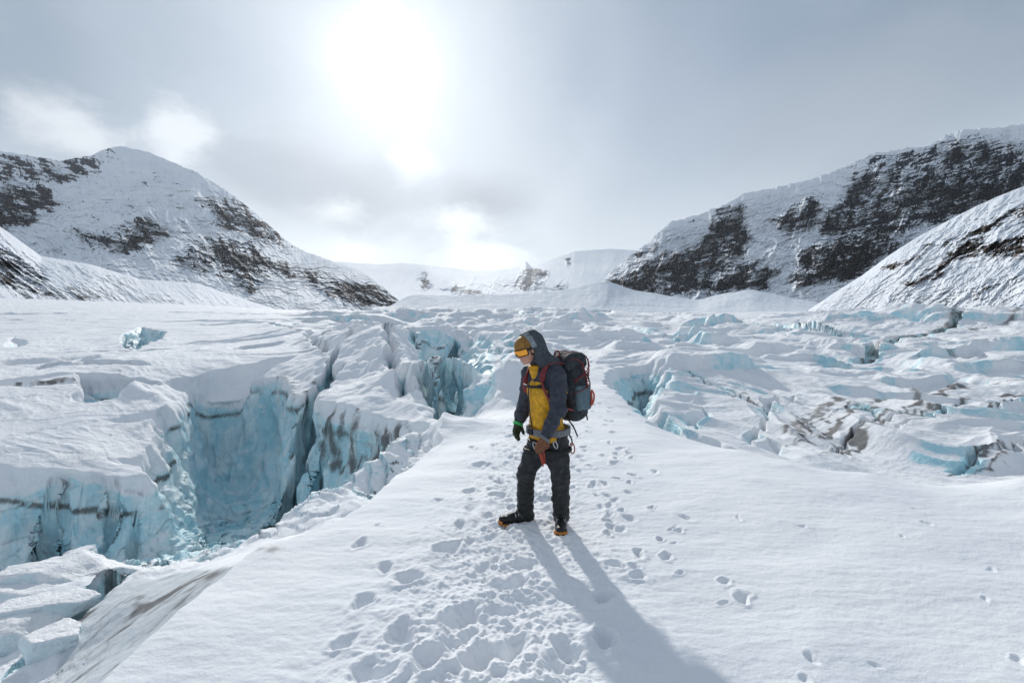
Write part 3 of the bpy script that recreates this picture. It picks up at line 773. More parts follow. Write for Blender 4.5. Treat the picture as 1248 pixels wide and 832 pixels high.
def mountain(name, label, mat, x0, x1, crest, foot, Dc, Df, nx, ny, rough, rocks, prof=1.0, seed=0, band=8.0, dip=.15, lean=.3, jag=3.0, base=0.0, xr=30.0, thr=(.27, .42), soft_crest=0):
    """a face between a foot line and a crest line cut by ribs, gullies and ledges, with its far side falling away behind the crest"""
    px = np.linspace(x0, x1, nx)[None, :].repeat(ny, 0)
    t = np.linspace(0, 1, ny)[:, None].repeat(nx, 1)
    cy = interp(crest, px)
    if soft_crest:
        w_ = np.exp(-np.linspace(-2, 2, soft_crest * 2 + 1) ** 2); row = np.convolve(np.pad(cy[0], soft_crest, 'edge'), w_ / w_.sum(), 'valid'); row = row + 1.2 * fbm2(px[0] * .03, px[0] * 0 + 3.3, 4, 77); cy = row[None, :].repeat(ny, 0)
    fy = interp(foot, px)
    py0 = fy + (cy - fy) * t
    jx = px + 9 * fbm2(px * .03, py0 * .05, 4, seed + 21) + 2.5 * n2(px * .15, py0 * .2, seed + 23); jy = py0 + 6 * fbm2(px * .03, py0 * .05, 4, seed + 22) + 2 * n2(px * .15, py0 * .2, seed + 24)
    rk = np.full(px.shape, base); brown = np.zeros_like(px)
    for item in rocks:
        pts, amt, soft = item[:3]
        w = poly_soft(jx, jy, pts, soft * 2.2) * amt
        rk = np.maximum(rk, w)
        if len(item) > 3: brown = np.maximum(brown, (w > .2) * item[3])
    # jagged crest where it is rock
    jg = (rid2(px * .045, px * 0 + seed, 5, seed + 2, .6) - .45) * jag * (.15 + rk[-1][None, :]) 
    py = py0 - jg * t ** 3
    dc = interp(Dc, px); df = interp(Df, px); D0 = float(np.mean(dc))
    span = dc - df
    Y = df + span * t ** prof
    u = px / xr + py * lean / xr; vv = py / (xr * 3.2)
    wu = u + .35 * fbm2(u, vv * 3, 3, seed + 3)
    ribs = rid2(wu, vv, 6, seed + 5, .58) - .4
    big = fbm2(px / 120 + seed, py / 90, 4, seed + 7)
    env = np.sin(np.clip(t * .97 + .015, 0, 1) * math.pi) ** .5
    ph = (py - dip * px) / band + 1.6 * fbm2(px / 60, py / 30, 4, seed + 9) + 2.2 * fbm2(px / 220, py / 90, 2, seed + 10)
    saw = ph - np.floor(ph); amp_b = .4 + .6 * n2(px / 25, ph * .8, seed + 12)
    ph2 = ph * 2.7 + 1.2 * n2(px / 14, py / 9, seed + 13); saw2 = ph2 - np.floor(ph2)
    fine = fbm2(px / 6, py / 5, 4, seed + 15, .6)
    k = D0 * rough
    Y = Y - k * env * ((.10 + 1.5 * rk) * ribs * 1.4 + 1.3 * big * (.7 + .6 * rk))
    Y = Y + k * env * (.02 + rk) * (.80 * (saw - .5) * amp_b + .34 * (saw2 - .5)) * -1.0
    Y = Y - k * env * (.03 + .45 * rk) * fine * .5
    a, b, c = ray_np(px, py); q = Y / b
    V = np.stack([a * q, Y, HC + c * q], -1)
    dr = np.gradient(V, axis=0); dcc = np.gradient(V, axis=1)
    N = np.cross(dcc, dr); N /= (np.linalg.norm(N, axis=2, keepdims=True) + 1e-9)
    st = 1 - np.abs(N[..., 2])
    maj = fbm2(px / 22 + 3, (py - dip * px) / 9, 5, seed + 17, .6); led = fbm2((px + lean * 30) / 40, (py - dip * px) / 3.2, 4, seed + 19, .6)
    cou = rid2(px / 30 + py * lean / 30 + .3 * big, py / 80, 5, seed + 18, .65) - .42
    rock = .5 + 1.15 * (rk - .52) + .75 * maj * (.35 + rk) + .60 * led * (.3 + rk) + 1.15 * cou * (.3 + rk) + .5 * (sst(thr[0], thr[1], st) - .5) * (.3 + rk)
    # far side and a skirt under the foot
    top = V[-1]; hh = top[:, 2] - V[0][:, 2]; ext = []
    for dz, dy in ((.06, .03), (.25, .12), (.6, .3), (1.15, .6)):
        e = top.copy(); e[:, 2] -= hh * dz; e[:, 0] *= 1 + dy * .8; e[:, 1] *= 1 + dy * .8; ext.append(e)
    skirt = V[0].copy(); skirt[:, 2] -= hh.mean() * .25 + 2
    V = np.concatenate([skirt[None], V, np.stack(ext)], 0)
    pad = lambda A: np.concatenate([A[:1], A, A[-1:].repeat(4, 0)], 0)
    attr = np.stack([np.clip(pad(rock), 0, 1.2).ravel(), pad(brown).ravel(), np.zeros(V.shape[0] * nx)], 1)
    o = mesh_np(name, V.reshape(-1, 3), grid_faces(V.shape[0], nx), mat, attrs={'rock': attr})
    tag(o, label, None, None, 'structure')
    return o

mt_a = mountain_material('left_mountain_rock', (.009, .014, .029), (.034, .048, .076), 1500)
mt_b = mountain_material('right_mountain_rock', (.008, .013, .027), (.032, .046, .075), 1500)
mt_c = mountain_material('near_slope_rock', (.04, .042, .048), (.16, .155, .15), 320)
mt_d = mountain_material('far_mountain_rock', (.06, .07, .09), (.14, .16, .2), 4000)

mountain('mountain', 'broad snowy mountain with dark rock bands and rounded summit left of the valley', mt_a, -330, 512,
         [(-330, 215), (-150, 200), (0, 184), (40, 190), (75, 196), (110, 190), (132, 180), (147, 178), (180, 185), (240, 210), (280, 235), (318, 265), (348, 292), (366, 304), (405, 318), (440, 330), (470, 352), (498, 378), (512, 384)],
         [(-330, 385), (0, 385), (330, 385), (512, 386)],
         [(-330, 2300), (147, 2600), (366, 2300), (512, 1500)], [(-330, 900), (200, 1000), (512, 1250)], 1000, 330, .035,
         [([(-20, 225), (60, 228), (75, 250), (30, 275), (-20, 280)], 1.0, 8), ([(-20, 185), (60, 190), (120, 185), (145, 180), (110, 215), (60, 225), (-20, 225)], .80, 10),
          ([(80, 280), (130, 285), (180, 262), (205, 285), (160, 312), (110, 300)], .85, 9), ([(60, 225), (130, 240), (120, 262), (60, 262)], .35, 14),
          ([(212, 318), (245, 292), (300, 296), (330, 315), (400, 335), (470, 350), (500, 380), (440, 378), (380, 350), (330, 330), (240, 330)], .92, 6),
          ([(262, 335), (300, 318), (330, 340), (310, 355)], 1.0, 5),
          ([(240, 240), (290, 240), (345, 285), (366, 304), (330, 300), (270, 275)], .92, 6), ([(150, 190), (230, 215), (260, 240), (200, 230)], .25, 12),
          ([(360, 340), (420, 365), (400, 378), (340, 372)], .35, 12)],
         prof=1.15, seed=3, band=9, dip=.25, lean=-.5, xr=34, jag=5, base=.24)

mountain('moraine_hill', 'low snow covered moraine hill in front of the left mountain', mt_c, -330, 345,
         [(-330, 220), (-100, 255), (0, 276), (50, 312), (110, 322), (170, 340), (240, 345), (290, 362), (345, 380)],
         [(-330, 375), (0, 368), (200, 376), (345, 384)],
         [(-330, 420), (0, 430), (345, 520)], [(-330, 190), (0, 210), (200, 240), (345, 400)], 760, 150, .05,
         [([(-20, 290), (20, 312), (60, 340), (50, 352), (-20, 322)], .75, 6), ([(20, 340), (90, 350), (180, 358), (220, 370), (100, 372), (20, 362)], .5, 7), ([(60, 322), (110, 325), (200, 345), (150, 352)], .35, 7),
          ([(-20, 318), (30, 335), (20, 350), (-20, 345)], .7, 6)],
         prof=1.0, seed=8, band=6, dip=.35, lean=-1.2, xr=16, jag=1.5, base=.12)

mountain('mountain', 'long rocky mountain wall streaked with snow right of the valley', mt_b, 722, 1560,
         [(722, 357), (740, 335), (762, 316), (790, 295), (818, 270), (850, 262), (885, 248), (905, 236), (960, 225), (1005, 213), (1045, 196), (1066, 186), (1085, 184), (1100, 180), (1130, 178), (1150, 166), (1172, 158), (1210, 155), (1250, 151), (1560, 130)],
         [(722, 383), (1560, 383)],
         [(722, 2300), (900, 2300), (1150, 2200), (1560, 1900)], [(722, 1700), (900, 1500), (1100, 1200), (1560, 900)], 1150, 360, .05,
         [([(728, 358), (745, 335), (800, 315), (850, 300), (880, 255), (905, 250), (915, 290), (890, 330), (860, 358), (800, 362)], .88, 7),
          ([(740, 335), (765, 314), (818, 285), (830, 290), (790, 312)], .55, 6),
          ([(880, 330), (930, 320), (950, 335), (925, 355), (860, 360)], .9, 6),
          ([(940, 268), (985, 240), (1005, 238), (1000, 275), (960, 290)], .8, 6),
          ([(1000, 260), (1040, 215), (1065, 188), (1130, 180), (1180, 165), (1250, 175), (1250, 225), (1180, 250), (1120, 275), (1060, 280), (1000, 300)], .66, 8),
          ([(1020, 285), (1110, 262), (1180, 235), (1250, 190), (1250, 230), (1160, 265), (1090, 285)], 1.0, 7),
          ([(975, 310), (1010, 290), (1080, 285), (1095, 300), (1060, 335), (1010, 345), (960, 345), (985, 328)], .98, 6, .12),
          ([(1250, 175), (1560, 150), (1560, 260), (1250, 230)], .7, 10),
          ([(1040, 320), (1100, 300), (1100, 310), (1050, 340)], .5, 5)],
         prof=1.0, seed=14, band=8, dip=-.28, lean=.35, xr=30, jag=11, base=.20)

mountain('snow_slope', 'near snow slope with brown rock bands at the right edge of the valley', mt_c, 985, 1560,
         [(985, 378), (1015, 358), (1050, 336), (1085, 310), (1120, 288), (1180, 256), (1215, 240), (1250, 226), (1560, 130)],
         [(985, 383), (1060, 385), (1250, 392), (1560, 392)],
         [(985, 560), (1250, 520), (1560, 480)], [(985, 420), (1100, 260), (1250, 150), (1560, 120)], 760, 240, .04,
         [([(1075, 325), (1110, 312), (1160, 290), (1200, 272), (1250, 250), (1250, 262), (1190, 285), (1140, 300), (1090, 328)], 1.0, 4, .7),
          ([(1095, 345), (1130, 330), (1160, 308), (1200, 290), (1205, 300), (1165, 320), (1140, 338), (1110, 348)], 1.0, 4, .8),
          ([(1195, 302), (1225, 292), (1250, 285), (1250, 312), (1200, 312)], 1.0, 4, .9),
          ([(1080, 345), (1130, 350), (1250, 320), (1250, 380), (1150, 385), (1060, 372)], .38, 10),
          ([(1250, 250), (1560, 180), (1560, 320), (1250, 310)], .7, 8, .7)],
         prof=1.0, seed=22, band=7, dip=-.45, lean=1.0, xr=22, jag=2, base=.22)

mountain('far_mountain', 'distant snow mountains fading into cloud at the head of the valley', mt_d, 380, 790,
         [(380, 318), (420, 319), (460, 322), (490, 320), (530, 324), (580, 330), (620, 328), (634, 324), (641, 318), (648, 325), (665, 318), (700, 306), (745, 303), (790, 306)],
         [(380, 368), (790, 366)],
         [(380, 7000), (790, 7500)], [(380, 4600), (790, 4600)], 520, 110, .03,
         [([(512, 340), (524, 334), (529, 348), (518, 353)], 1.0, 3), ([(540, 350), (550, 346), (565, 354), (600, 357), (600, 361), (555, 361)], .9, 3), ([(626, 345), (634, 335), (641, 320), (652, 328), (666, 333), (664, 350), (640, 355), (628, 352)], .85, 3),
          ([(690, 318), (697, 312), (699, 324), (694, 326)], .9, 2), ([(575, 345), (625, 340), (625, 356), (580, 358)], .45, 6), ([(665, 348), (690, 342), (690, 350), (668, 354)], .6, 3)],
         prof=1.0, seed=30, band=6, dip=.0, lean=.3, xr=26, jag=2)

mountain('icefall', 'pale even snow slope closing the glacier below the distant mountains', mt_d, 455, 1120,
         [(455, 383), (475, 374), (497, 359), (560, 360), (620, 359), (680, 355), (720, 347), (742, 341), (765, 352), (800, 358), (850, 366), (880, 358), (915, 352), (960, 362), (1000, 370), (1060, 374), (1120, 384)],
         [(455, 385), (1120, 386)],
         [(455, 940), (1120, 960)], [(455, 800), (1120, 700)], 640, 80, .03,
         [([(0, 0), (1, 0), (1, 1)], .0, 3)], prof=1.0, seed=44, band=4, dip=.0, lean=.3, xr=20, jag=.3, base=.0, soft_crest=22)
# ------------------------------------------------------------------ sky
def sky_dir(px, py):
    a, b, c = ray(px, py); v = Vector((a, b, c)).normalized(); return v

def build_world():
    w = bpy.data.worlds.new('World'); scene.world = w; w.use_nodes = True
    t = NT(w.node_tree)
    bg = t.n['Background']; bg.inputs['Strength'].default_value = 1.0
    sky = t.new('ShaderNodeTexSky', sky_type='NISHITA'); sky.sun_disc = False
    sky.sun_elevation = SUN_EL; sky.sun_rotation = SUN_AZ; sky.altitude = 1500
    skyc = t.vmath('MULTIPLY', sky.outputs[0], (.09, .09, .09))
    d = t.new('ShaderNodeTexCoord').outputs['Generated']
    sep = t.new('ShaderNodeSeparateXYZ'); t.l.new(d, sep.inputs[0])
    x, y, z = sep.outputs
    zz = t.math('ADD', t.math('MAXIMUM', z, 0.0), .18)
    comb = t.new('ShaderNodeCombineXYZ')
    t.put(comb.inputs[0], t.math('DIVIDE', x, zz)); t.put(comb.inputs[1], t.math('DIVIDE', y, zz))
    pl = comb.outputs[0]
    wisp = t.noise(t.mapping(pl, (.55, .22, 1), (0, 0, R(-18))), 1.5, 6, .55, .4)
    puff = t.noise(t.mapping(d, (1, 1, 2.0)), 3.0, 9, .58, .2)
    puff2 = t.noise(t.mapping(d, (1, 1, 1.8)), 8.0, 8, .60, .15)
    sd = Vector((math.sin(SUN_AZ) * math.cos(SUN_EL), math.cos(SUN_AZ) * math.cos(SUN_EL), math.sin(SUN_EL)))
    c = t.math('MAXIMUM', t.vmath('DOT_PRODUCT', d, tuple(sd)), 0.0)
    def lobe(n): return t.math('POWER', c, n)
    glow = None
    for A_, n_ in ((.20, 13), (.25, 55), (.28, 260), (.9, 1200)):
        g_ = t.math('MULTIPLY', lobe(n_), A_); glow = g_ if glow is None else t.math('ADD', glow, g_)
    ang = t.math('ARCCOSINE', t.math('MINIMUM', c, 1.0))
    def ring(a0, w_):
        q_ = t.math('DIVIDE', t.math('SUBTRACT', ang, R(a0)), R(w_)); return t.math('EXPONENT', t.math('MULTIPLY', t.math('MULTIPLY', q_, q_), -1.0))
    halo = t.math('SUBTRACT', t.math('MULTIPLY', ring(21.5, 2.6), .028), t.math('MULTIPLY', ring(26, 4.5), .022))
    glow = t.math('ADD', glow, halo)
    # base veil of high cloud
    base = t.mix(t.ramp(wisp, .3, .72), rgb(.30, .36, .43), rgb(.50, .54, .585))
    hz = t.ramp(z, .02, .42)
    base = t.mix(hz, rgb(.60, .635, .66), base)
    def blob(px, py, rad, ex=1.0, pf=None, k=1.6):
        pf = pf or puff
        v = sky_dir(px, py)
        dv = t.vmath('SUBTRACT', d, tuple(v))
        s_ = t.vmath('MULTIPLY', dv, (1.0, 1.0, ex))
        dist = t.math('ADD', t.vmath('LENGTH', s_), t.math('MULTIPLY', t.math('SUBTRACT', pf, .5), rad * k))
        return t.ramp(dist, rad * .05, rad, 1.0, 0.0)
    col = base
    for (px, py, rad, ex, cc, k) in [
        (420, 235, .26, 2.2, (.24, .27, .31), .9), (590, 245, .17, 2.0, (.27, .295, .335), .9), (330, 215, .20, 2.2, (.28, .32, .37), .75), (570, 330, .20, 3.0, (.38, .41, .44), .7),
        (60, 60, .35, 1.5, (.26, .32, .38), .7), (900, 45, .30, 1.6, (.27, .33, .41), .7), (1180, 20, .35, 1.5, (.25, .31, .38), .7), (830, 110, .16, .7, (.42, .47, .54), .5),
        (1050, 130, .30, 2.0, (.50, .52, .54), .5)]:
        f = t.math('MULTIPLY', blob(px, py, rad, ex), k); col = t.mix(f, col, rgb(*cc))
    for (px, py, rad, ex, cc, k) in [
        (80, 148, .080, 1.5, (.74, .75, .76), .9), (112, 172, .05, 1.2, (.74, .75, .76), .8), (220, 163, .060, .9, (.74, .75, .76), .9), (410, 257, .085, 2.6, (.66, .67, .67), .8), (432, 303, .085, 2.4, (.70, .71, .71), .8),
        (570, 268, .10, 2.4, (.74, .75, .75), .85), (590, 312, .09, 1.6, (.74, .76, .76), .7), (500, 200, .05, .6, (.78, .79, .79), .5)]:
        f = t.math('MULTIPLY', blob(px, py, rad, ex, puff2, 2.2), k); col = t.mix(f, col, rgb(*cc))
    g3 = t.new('ShaderNodeCombineXYZ')
    t.put(g3.inputs[0], glow); t.put(g3.inputs[1], t.math('MULTIPLY', glow, .985)); t.put(g3.inputs[2], t.math('MULTIPLY', glow, .96))
    col = t.vmath('ADD', col, g3.outputs[0])
    col = t.mix(.12, col, skyc)
    # light reflected up from snowfields below the horizon
    col = t.mix(t.ramp(z, -.05, 0.0), rgb(.5, .52, .55), col)
    col = t.vmath('MULTIPLY', col, (.965, 1.0, 1.035))
    t.l.new(col, bg.inputs['Color'])
    L = bpy.data.lights.new('sun', 'SUN'); L.energy = 2.9; L.angle = R(1.6); L.color = (1.0, .955, .89)
    o = bpy.data.objects.new('sun', L); COL.objects.link(o)
    o.rotation_euler = sd.to_track_quat('Z', 'Y').to_euler(); o.location = (0, 0, 30)
build_world()
v = scene.view_settings; v.view_transform = 'Standard'; v.look = 'None'; v.exposure = 0.16; v.gamma = 1.0; v.use_curve_mapping = False
scene.cycles.max_bounces = 6; scene.cycles.diffuse_bounces = 4; scene.cycles.glossy_bounces = 2; scene.cycles.transmission_bounces = 2; scene.cycles.volume_bounces = 2; scene.cycles.transparent_max_bounces = 6
scene.cycles.use_denoising = True
# ------------------------------------------------------------------ the climber
def V3(p): return np.array(p, float)
def W(px, py, Y): return V3(Q(px, py, Y))
def rcone(x, y, z, a, b, ra, rb):
    d = b - a; L = float(d @ d) + 1e-12
    t = np.clip(((x - a[0]) * d[0] + (y - a[1]) * d[1] + (z - a[2]) * d[2]) / L, 0, 1)
    return np.sqrt((x - a[0] - t * d[0]) ** 2 + (y - a[1] - t * d[1]) ** 2 + (z - a[2] - t * d[2]) ** 2) - (ra + (rb - ra) * t)
def smin(a, b, k):
    h = np.clip(.5 + .5 * (b - a) / k, 0, 1); return b * (1 - h) + a * h - k * h * (1 - h)
def smax(a, b, k): return -smin(-a, -b, k)
def ellip(x, y, z, c, rx, ry, rz, fr=None):
    dx, dy, dz = x - c[0], y - c[1], z - c[2]
    if fr is not None:
        dx, dy, dz = [dx * q[0] + dy * q[1] + dz * q[2] for q in fr]
    k0 = np.sqrt((dx / rx) ** 2 + (dy / ry) ** 2 + (dz / rz) ** 2); k1 = np.sqrt((dx / rx ** 2) ** 2 + (dy / ry ** 2) ** 2 + (dz / rz ** 2) ** 2) + 1e-9
    return k0 * (k0 - 1) / k1
def loc3(x, y, z, c, fr):
    dx, dy, dz = x - c[0], y - c[1], z - c[2]
    return [dx * q[0] + dy * q[1] + dz * q[2] for q in fr]
def rbox(a, b, c, ha, hb, hc, r):
    qa, qb, qc = np.abs(a) - ha + r, np.abs(b) - hb + r, np.abs(c) - hc + r
    return np.sqrt(np.maximum(qa, 0) ** 2 + np.maximum(qb, 0) ** 2 + np.maximum(qc, 0) ** 2) + np.minimum(np.maximum(qa, np.maximum(qb, qc)), 0) - r
def chain(x, y, z, pts, rad, k=.02):
    d = None
    for i in range(len(pts) - 1):
        e = rcone(x, y, z, pts[i], pts[i + 1], rad[i], rad[i + 1]); d = e if d is None else smin(d, e, k)
    return d
def sdf_obj(name, f, lo, hi, h, mat, parent, org):
    Vv, Ff = surface_nets(f, lo, hi, h)
    if parent is not None: return mesh_np(name, Vv - np.array(org), Ff, mat, parent)
    return mesh_np(name, Vv, Ff, mat, None, loc=org)
def box_of(pts, m):
    p = np.array(pts); return p.min(0) - m, p.max(0) + m
def tube(name, pts, r, mat, parent, org, res=3, cyc=False):
    """smooth tube through points, as a mesh"""
    P_ = [np.array(p, float) for p in pts]; n = len(P_); out = []
    seg = n if cyc else n - 1
    for i in range(seg):
        p0 = P_[(i - 1) % n] if (cyc or i > 0) else 2 * P_[0] - P_[1]; p1 = P_[i]; p2 = P_[(i + 1) % n]; p3 = P_[(i + 2) % n] if (cyc or i + 2 < n) else 2 * P_[-1] - P_[-2]
        for q in range(res):
            t = q / res; out.append(.5 * (2 * p1 + (p2 - p0) * t + (2 * p0 - 5 * p1 + 4 * p2 - p3) * t * t + (3 * p1 - p0 - 3 * p2 + p3) * t ** 3))
    if not cyc: out.append(P_[-1])
    out = np.array(out); m = len(out); k = 8
    rw, rh = (r if isinstance(r, tuple) else (r, r))
    Vv = []
    up = np.array([.13, .21, .97])
    for i in range(m):
        tn = out[(i + 1) % m] - out[i - 1] if cyc else out[min(i + 1, m - 1)] - out[max(i - 1, 0)]
        tn /= np.linalg.norm(tn) + 1e-9
        s = np.cross(tn, up); s /= np.linalg.norm(s) + 1e-9; u = np.cross(s, tn)
        for j in range(k):
            a = 2 * math.pi * j / k; Vv.append(out[i] + s * math.cos(a) * rw + u * math.sin(a) * rh)
    Vv = np.array(Vv) - (np.array(org) if parent is not None else 0)
    F_ = []
    for i in range(m if cyc else m - 1):
        for j in range(k):
            a = i * k + j; b = i * k + (j + 1) % k; c = ((i + 1) % m) * k + (j + 1) % k; d = ((i + 1) % m) * k + j
            F_.append((a, b, c, d))
    if not cyc:
        for base, fl in ((0, True), ((m - 1) * k, False)):
            q = [(base, base + 1, base + 2, base + 3), (base, base + 3, base + 4, base + 7), (base + 4, base + 5, base + 6, base + 7)]
            F_ += [tuple(reversed(z)) for z in q] if fl else q
    if parent is None: return mesh_np(name, Vv, np.array(F_), mat, None, loc=tuple(org))
    return mesh_np(name, Vv, np.array(F_), mat, parent)

M_skin = simple('skin', (.50, .27, .20), .55, .15, 60, .1)
M_navy = simple('dark_blue_jacket_fabric', (.032, .038, .055), .62, .3, 25, .5, .35, bdist=.006)
M_hood = simple('grey_hood_fabric', (.045, .055, .068), .65, .25, 25, .4, .3, bdist=.006)
M_hoodin = simple('pale_grey_hood_lining', (.20, .23, .25), .7, .25, 40, .3)
M_yel = simple('yellow_jacket_fabric', (.62, .32, .018), .6, .25, 22, .5, .3, bdist=.006)
M_trou = simple('charcoal_trouser_fabric', (.034, .037, .040), .75, .35, 22, .5, .2, bdist=.006)
M_gait = simple('black_gaiter_fabric', (.016, .017, .018), .6, .4, 30, .5, .3)
M_black = simple('black_rubber', (.014, .014, .015), .5, .4, 60, .3)
M_greyst = simple('grey_webbing', (.16, .17, .18), .7, .3, 60, .3)
M_lace = simple('pale_lace', (.42, .44, .46), .7, .2, 60, .1)
M_helm = simple('amber_brown_hat_fabric', (.24, .115, .02), .5, .35, 30, .3, .4)
M_lens = simple('orange_goggle_lens', (.95, .36, .01), .12, .1, 10, 0, .6)
M_org = simple('orange_crampon_paint', (.50, .17, .015), .4, .25, 50, .1, .5)
M_red = simple('red_anodised_metal', (.42, .05, .02), .35, .3, 40, .1, .6)
M_steel = simple('worn_steel', (.45, .46, .47), .35, .2, 60, .1, .5, .8)
M_mar = simple('maroon_webbing', (.19, .035, .04), .65, .35, 60, .3)
M_pack = simple('dark_slate_pack_fabric', (.030, .036, .044), .8, .4, 30, .5, .35, bdist=.006)
M_pock = simple('blue_grey_mesh_pocket', (.10, .15, .18), .7, .25, 120, .4)
M_glov = simple('brown_leather_glove', (.16, .065, .03), .6, .4, 50, .3)
M_glov2 = simple('dark_olive_glove', (.035, .045, .025), .6, .5, 50, .3)
M_green = simple('green_cuff', (.05, .42, .12), .5, .2, 50, .2)
M_hair = simple('brown_hair', (.045, .028, .018), .7, .4, 90, .5)

fwd = V3((-.85, -.53, 0)); fwd /= np.linalg.norm(fwd); lef = V3((-fwd[1] * -1, fwd[0], 0)); lef = V3((.53, -.85, 0)); lef /= np.linalg.norm(lef); upv = V3((0, 0, 1))
ORG = (.30, 4.86, 0.0)
person = empty('person', ORG)
tag(person, 'climber in dark blue and yellow jacket with orange goggles looking down at the snow', 'person')

pel = W(668, 531, 4.90); che = W(667, 474, 4.88); nek = W(664, 447, 4.89)
shL = nek + lef * .175 + V3((0, 0, -.055)); shR = nek - lef * .175 + V3((0, 0, -.055)) + fwd * .03
elL = W(680.5, 497, 4.65); wrL = W(665, 531, 4.60); haL = W(659, 540, 4.585)
elR = W(640, 491, 5.04); wrR = W(632, 513, 4.96); haR = W(629, 521, 4.94)
hiL = W(678, 534, 4.82); knL = W(683, 580, 4.76); anL = W(684, 628, 4.90)
hiR = W(659, 534, 4.98); knR = W(641, 577, 4.90); anR = W(640, 624, 4.985)
hd = W(643, 424, 4.80)
# head frame: side, front, top
hf = fwd * .90 + V3((-.10, -.02, -.36)); hf /= np.linalg.norm(hf)
hs = np.cross(hf, upv); hs /= np.linalg.norm(hs); hu = np.cross(hs, hf)
HF = (hs, hf, hu)

def hand_sdf(x, y, z, wr, dirn, palmn, side, grow=0.0, curl=.9):
    """palm, four fingers of different length bent at the knuckles, thumb off the side"""
    dirn = dirn / np.linalg.norm(dirn); pn = palmn - dirn * (palmn @ dirn); pn /= np.linalg.norm(pn)
    sd = np.cross(dirn, pn) * side
    kc = wr + dirn * .085
    a, b, c = loc3(x, y, z, wr + dirn * .05, (sd, dirn, pn))
    d = rbox(a, b, c, .040, .048, .015, .013) - grow
    d = smin(d, rcone(x, y, z, wr - dirn * .03, wr + dirn * .02, .027 + grow, .030 + grow), .015)
    for i, L in enumerate((.070, .078, .073, .056)):
        k = kc + sd * (.030 - i * .020) + dirn * (.006 if i in (1, 2) else 0)
        ang = curl * (.45 + .12 * i)
        p0 = k - dirn * .02; p1 = k + (dirn * math.cos(ang * .5) + pn * math.sin(ang * .5)) * L * .45
        p2 = p1 + (dirn * math.cos(ang * 1.3) + pn * math.sin(ang * 1.3)) * L * .32
        p3 = p2 + (dirn * math.cos(ang * 2.0) + pn * math.sin(ang * 2.0)) * L * .23
        f = chain(x, y, z, [p0, p1, p2, p3], [.0095 + grow, .009 + grow, .0083 + grow, .0072 + grow], .004)
        d = smin(d, f, .005)
    t0 = wr + dirn * .022 + sd * .028; t1 = t0 + (sd * .75 + dirn * .7 + pn * .25) * .036; t2 = t1 + (sd * .2 + dirn * .8 + pn * .55) * .030; t3 = t2 + (dirn * .7 + pn * .6) * .018
    return smin(d, chain(x, y, z, [t0, t1, t2, t3], [.014 + grow, .0115 + grow, .0100 + grow, .0085 + grow], .006), .010)

dL = haL - wrL; dR = haR - wrR
handL = lambda x, y, z, g=0: hand_sdf(x, y, z, wrL, dL + V3((0, 0, -.02)), -lef * 1.0 - fwd * .3, 1, g, 1.15)
handR = lambda x, y, z, g=0: hand_sdf(x, y, z, wrR, dR + V3((0, 0, -.03)), lef * 1.0 - fwd * .2, -1, g, .95)

def head_sdf(x, y, z):
    s, f, u = loc3(x, y, z, hd, HF)
    E = lambda c, r: ellip(s, f, u, c, *r)
    d = E((0, -.012, .028), (.076, .096, .090))
    d = smin(d, E((0, .030, -.035), (.056, .064, .078)), .03)
    d = smin(d, rcone(s, f, u, V3((-.030, .045, -.085)), V3((.030, .045, -.085)), .028, .028), .025)
    d = smin(d, rcone(s, f, u, V3((0, .062, -.098)), V3((0, .070, -.096)), .020, .018), .015)
    d = smin(d, rcone(s, f, u, V3((-.038, .074, .022)), V3((.038, .074, .022)), .015, .015), .012)      # brow
    for q in (-1, 1):
        d = smin(d, rcone(s, f, u, V3((q * .038, .066, -.028)), V3((q * .044, .05, -.03)), .018, .018), .012)  # cheekbone
        d = smax(d, -(np.sqrt((s - q * .031) ** 2 + (f - .098) ** 2 + (u - .002) ** 2) - .016), .008)          # socket
        d = smin(d, np.sqrt((s - q * .031) ** 2 + (f - .078) ** 2 + (u - .002) ** 2) - .0125, .002)            # eye under its lid
        d = smin(d, E((q * .076, -.005, -.005), (.008, .018, .030)), .006)                                     # ear
    d = smin(d, rcone(s, f, u, V3((0, .088, .012)), V3((0, .112, -.030)), .008, .0125), .007)                  # nose
    for q in (-1, 1): d = smin(d, rcone(s, f, u, V3((q * .010, .098, -.033)), V3((q * .011, .100, -.033)), .007, .007), .004)
    d = smin(d, E((0, .091, -.058), (.022, .009, .0065)), .004)
    d = smin(d, E((0, .089, -.069), (.019, .009, .0065)), .004)
    return d

def body_sdf(x, y, z):
    d = chain(x, y, z, [pel + V3((0, 0, -.02)), pel * .5 + che * .5, che, nek + V3((0, 0, -.03))], [.115, .105, .125, .08], .06)
    d = smin(d, rcone(x, y, z, shL, shR, .062, .062), .05)
    d = smin(d, chain(x, y, z, [nek + V3((0, 0, -.04)), nek * .5 + hd * .5 - hf * .03, hd - hf * .02 - hu * .03], [.062, .055, .055], .03), .03)
    d = smin(d, head_sdf(x, y, z), .012)
    for s_, e_, w_ in ((shL, elL, wrL), (shR, elR, wrR)): d = smin(d, chain(x, y, z, [s_, e_, w_], [.052, .040, .027], .02), .02)
    for h_, k_, a_ in ((hiL, knL, anL), (hiR, knR, anR)):
        d = smin(d, chain(x, y, z, [h_, k_, k_ * .55 + a_ * .45, a_], [.085, .056, .052, .036], .03), .03)
    footd = ((anL, V3((-.12, -.98, 0))), (anR, V3((-.97, -.22, 0))))
    for a_, fd in footd: d = smin(d, chain(x, y, z, [a_, V3((a_[0], a_[1], .07)) + fd * .02, V3((a_[0], a_[1], .055)) + fd * .15], [.036, .034, .028], .02), .02)
    d = smin(d, handL(x, y, z), .01); d = smin(d, handR(x, y, z), .01)
    return d
lo, hi = box_of([anL, anR, hd, haL, haR, elL, elR, shL, shR], .26); lo[2] = .0; 
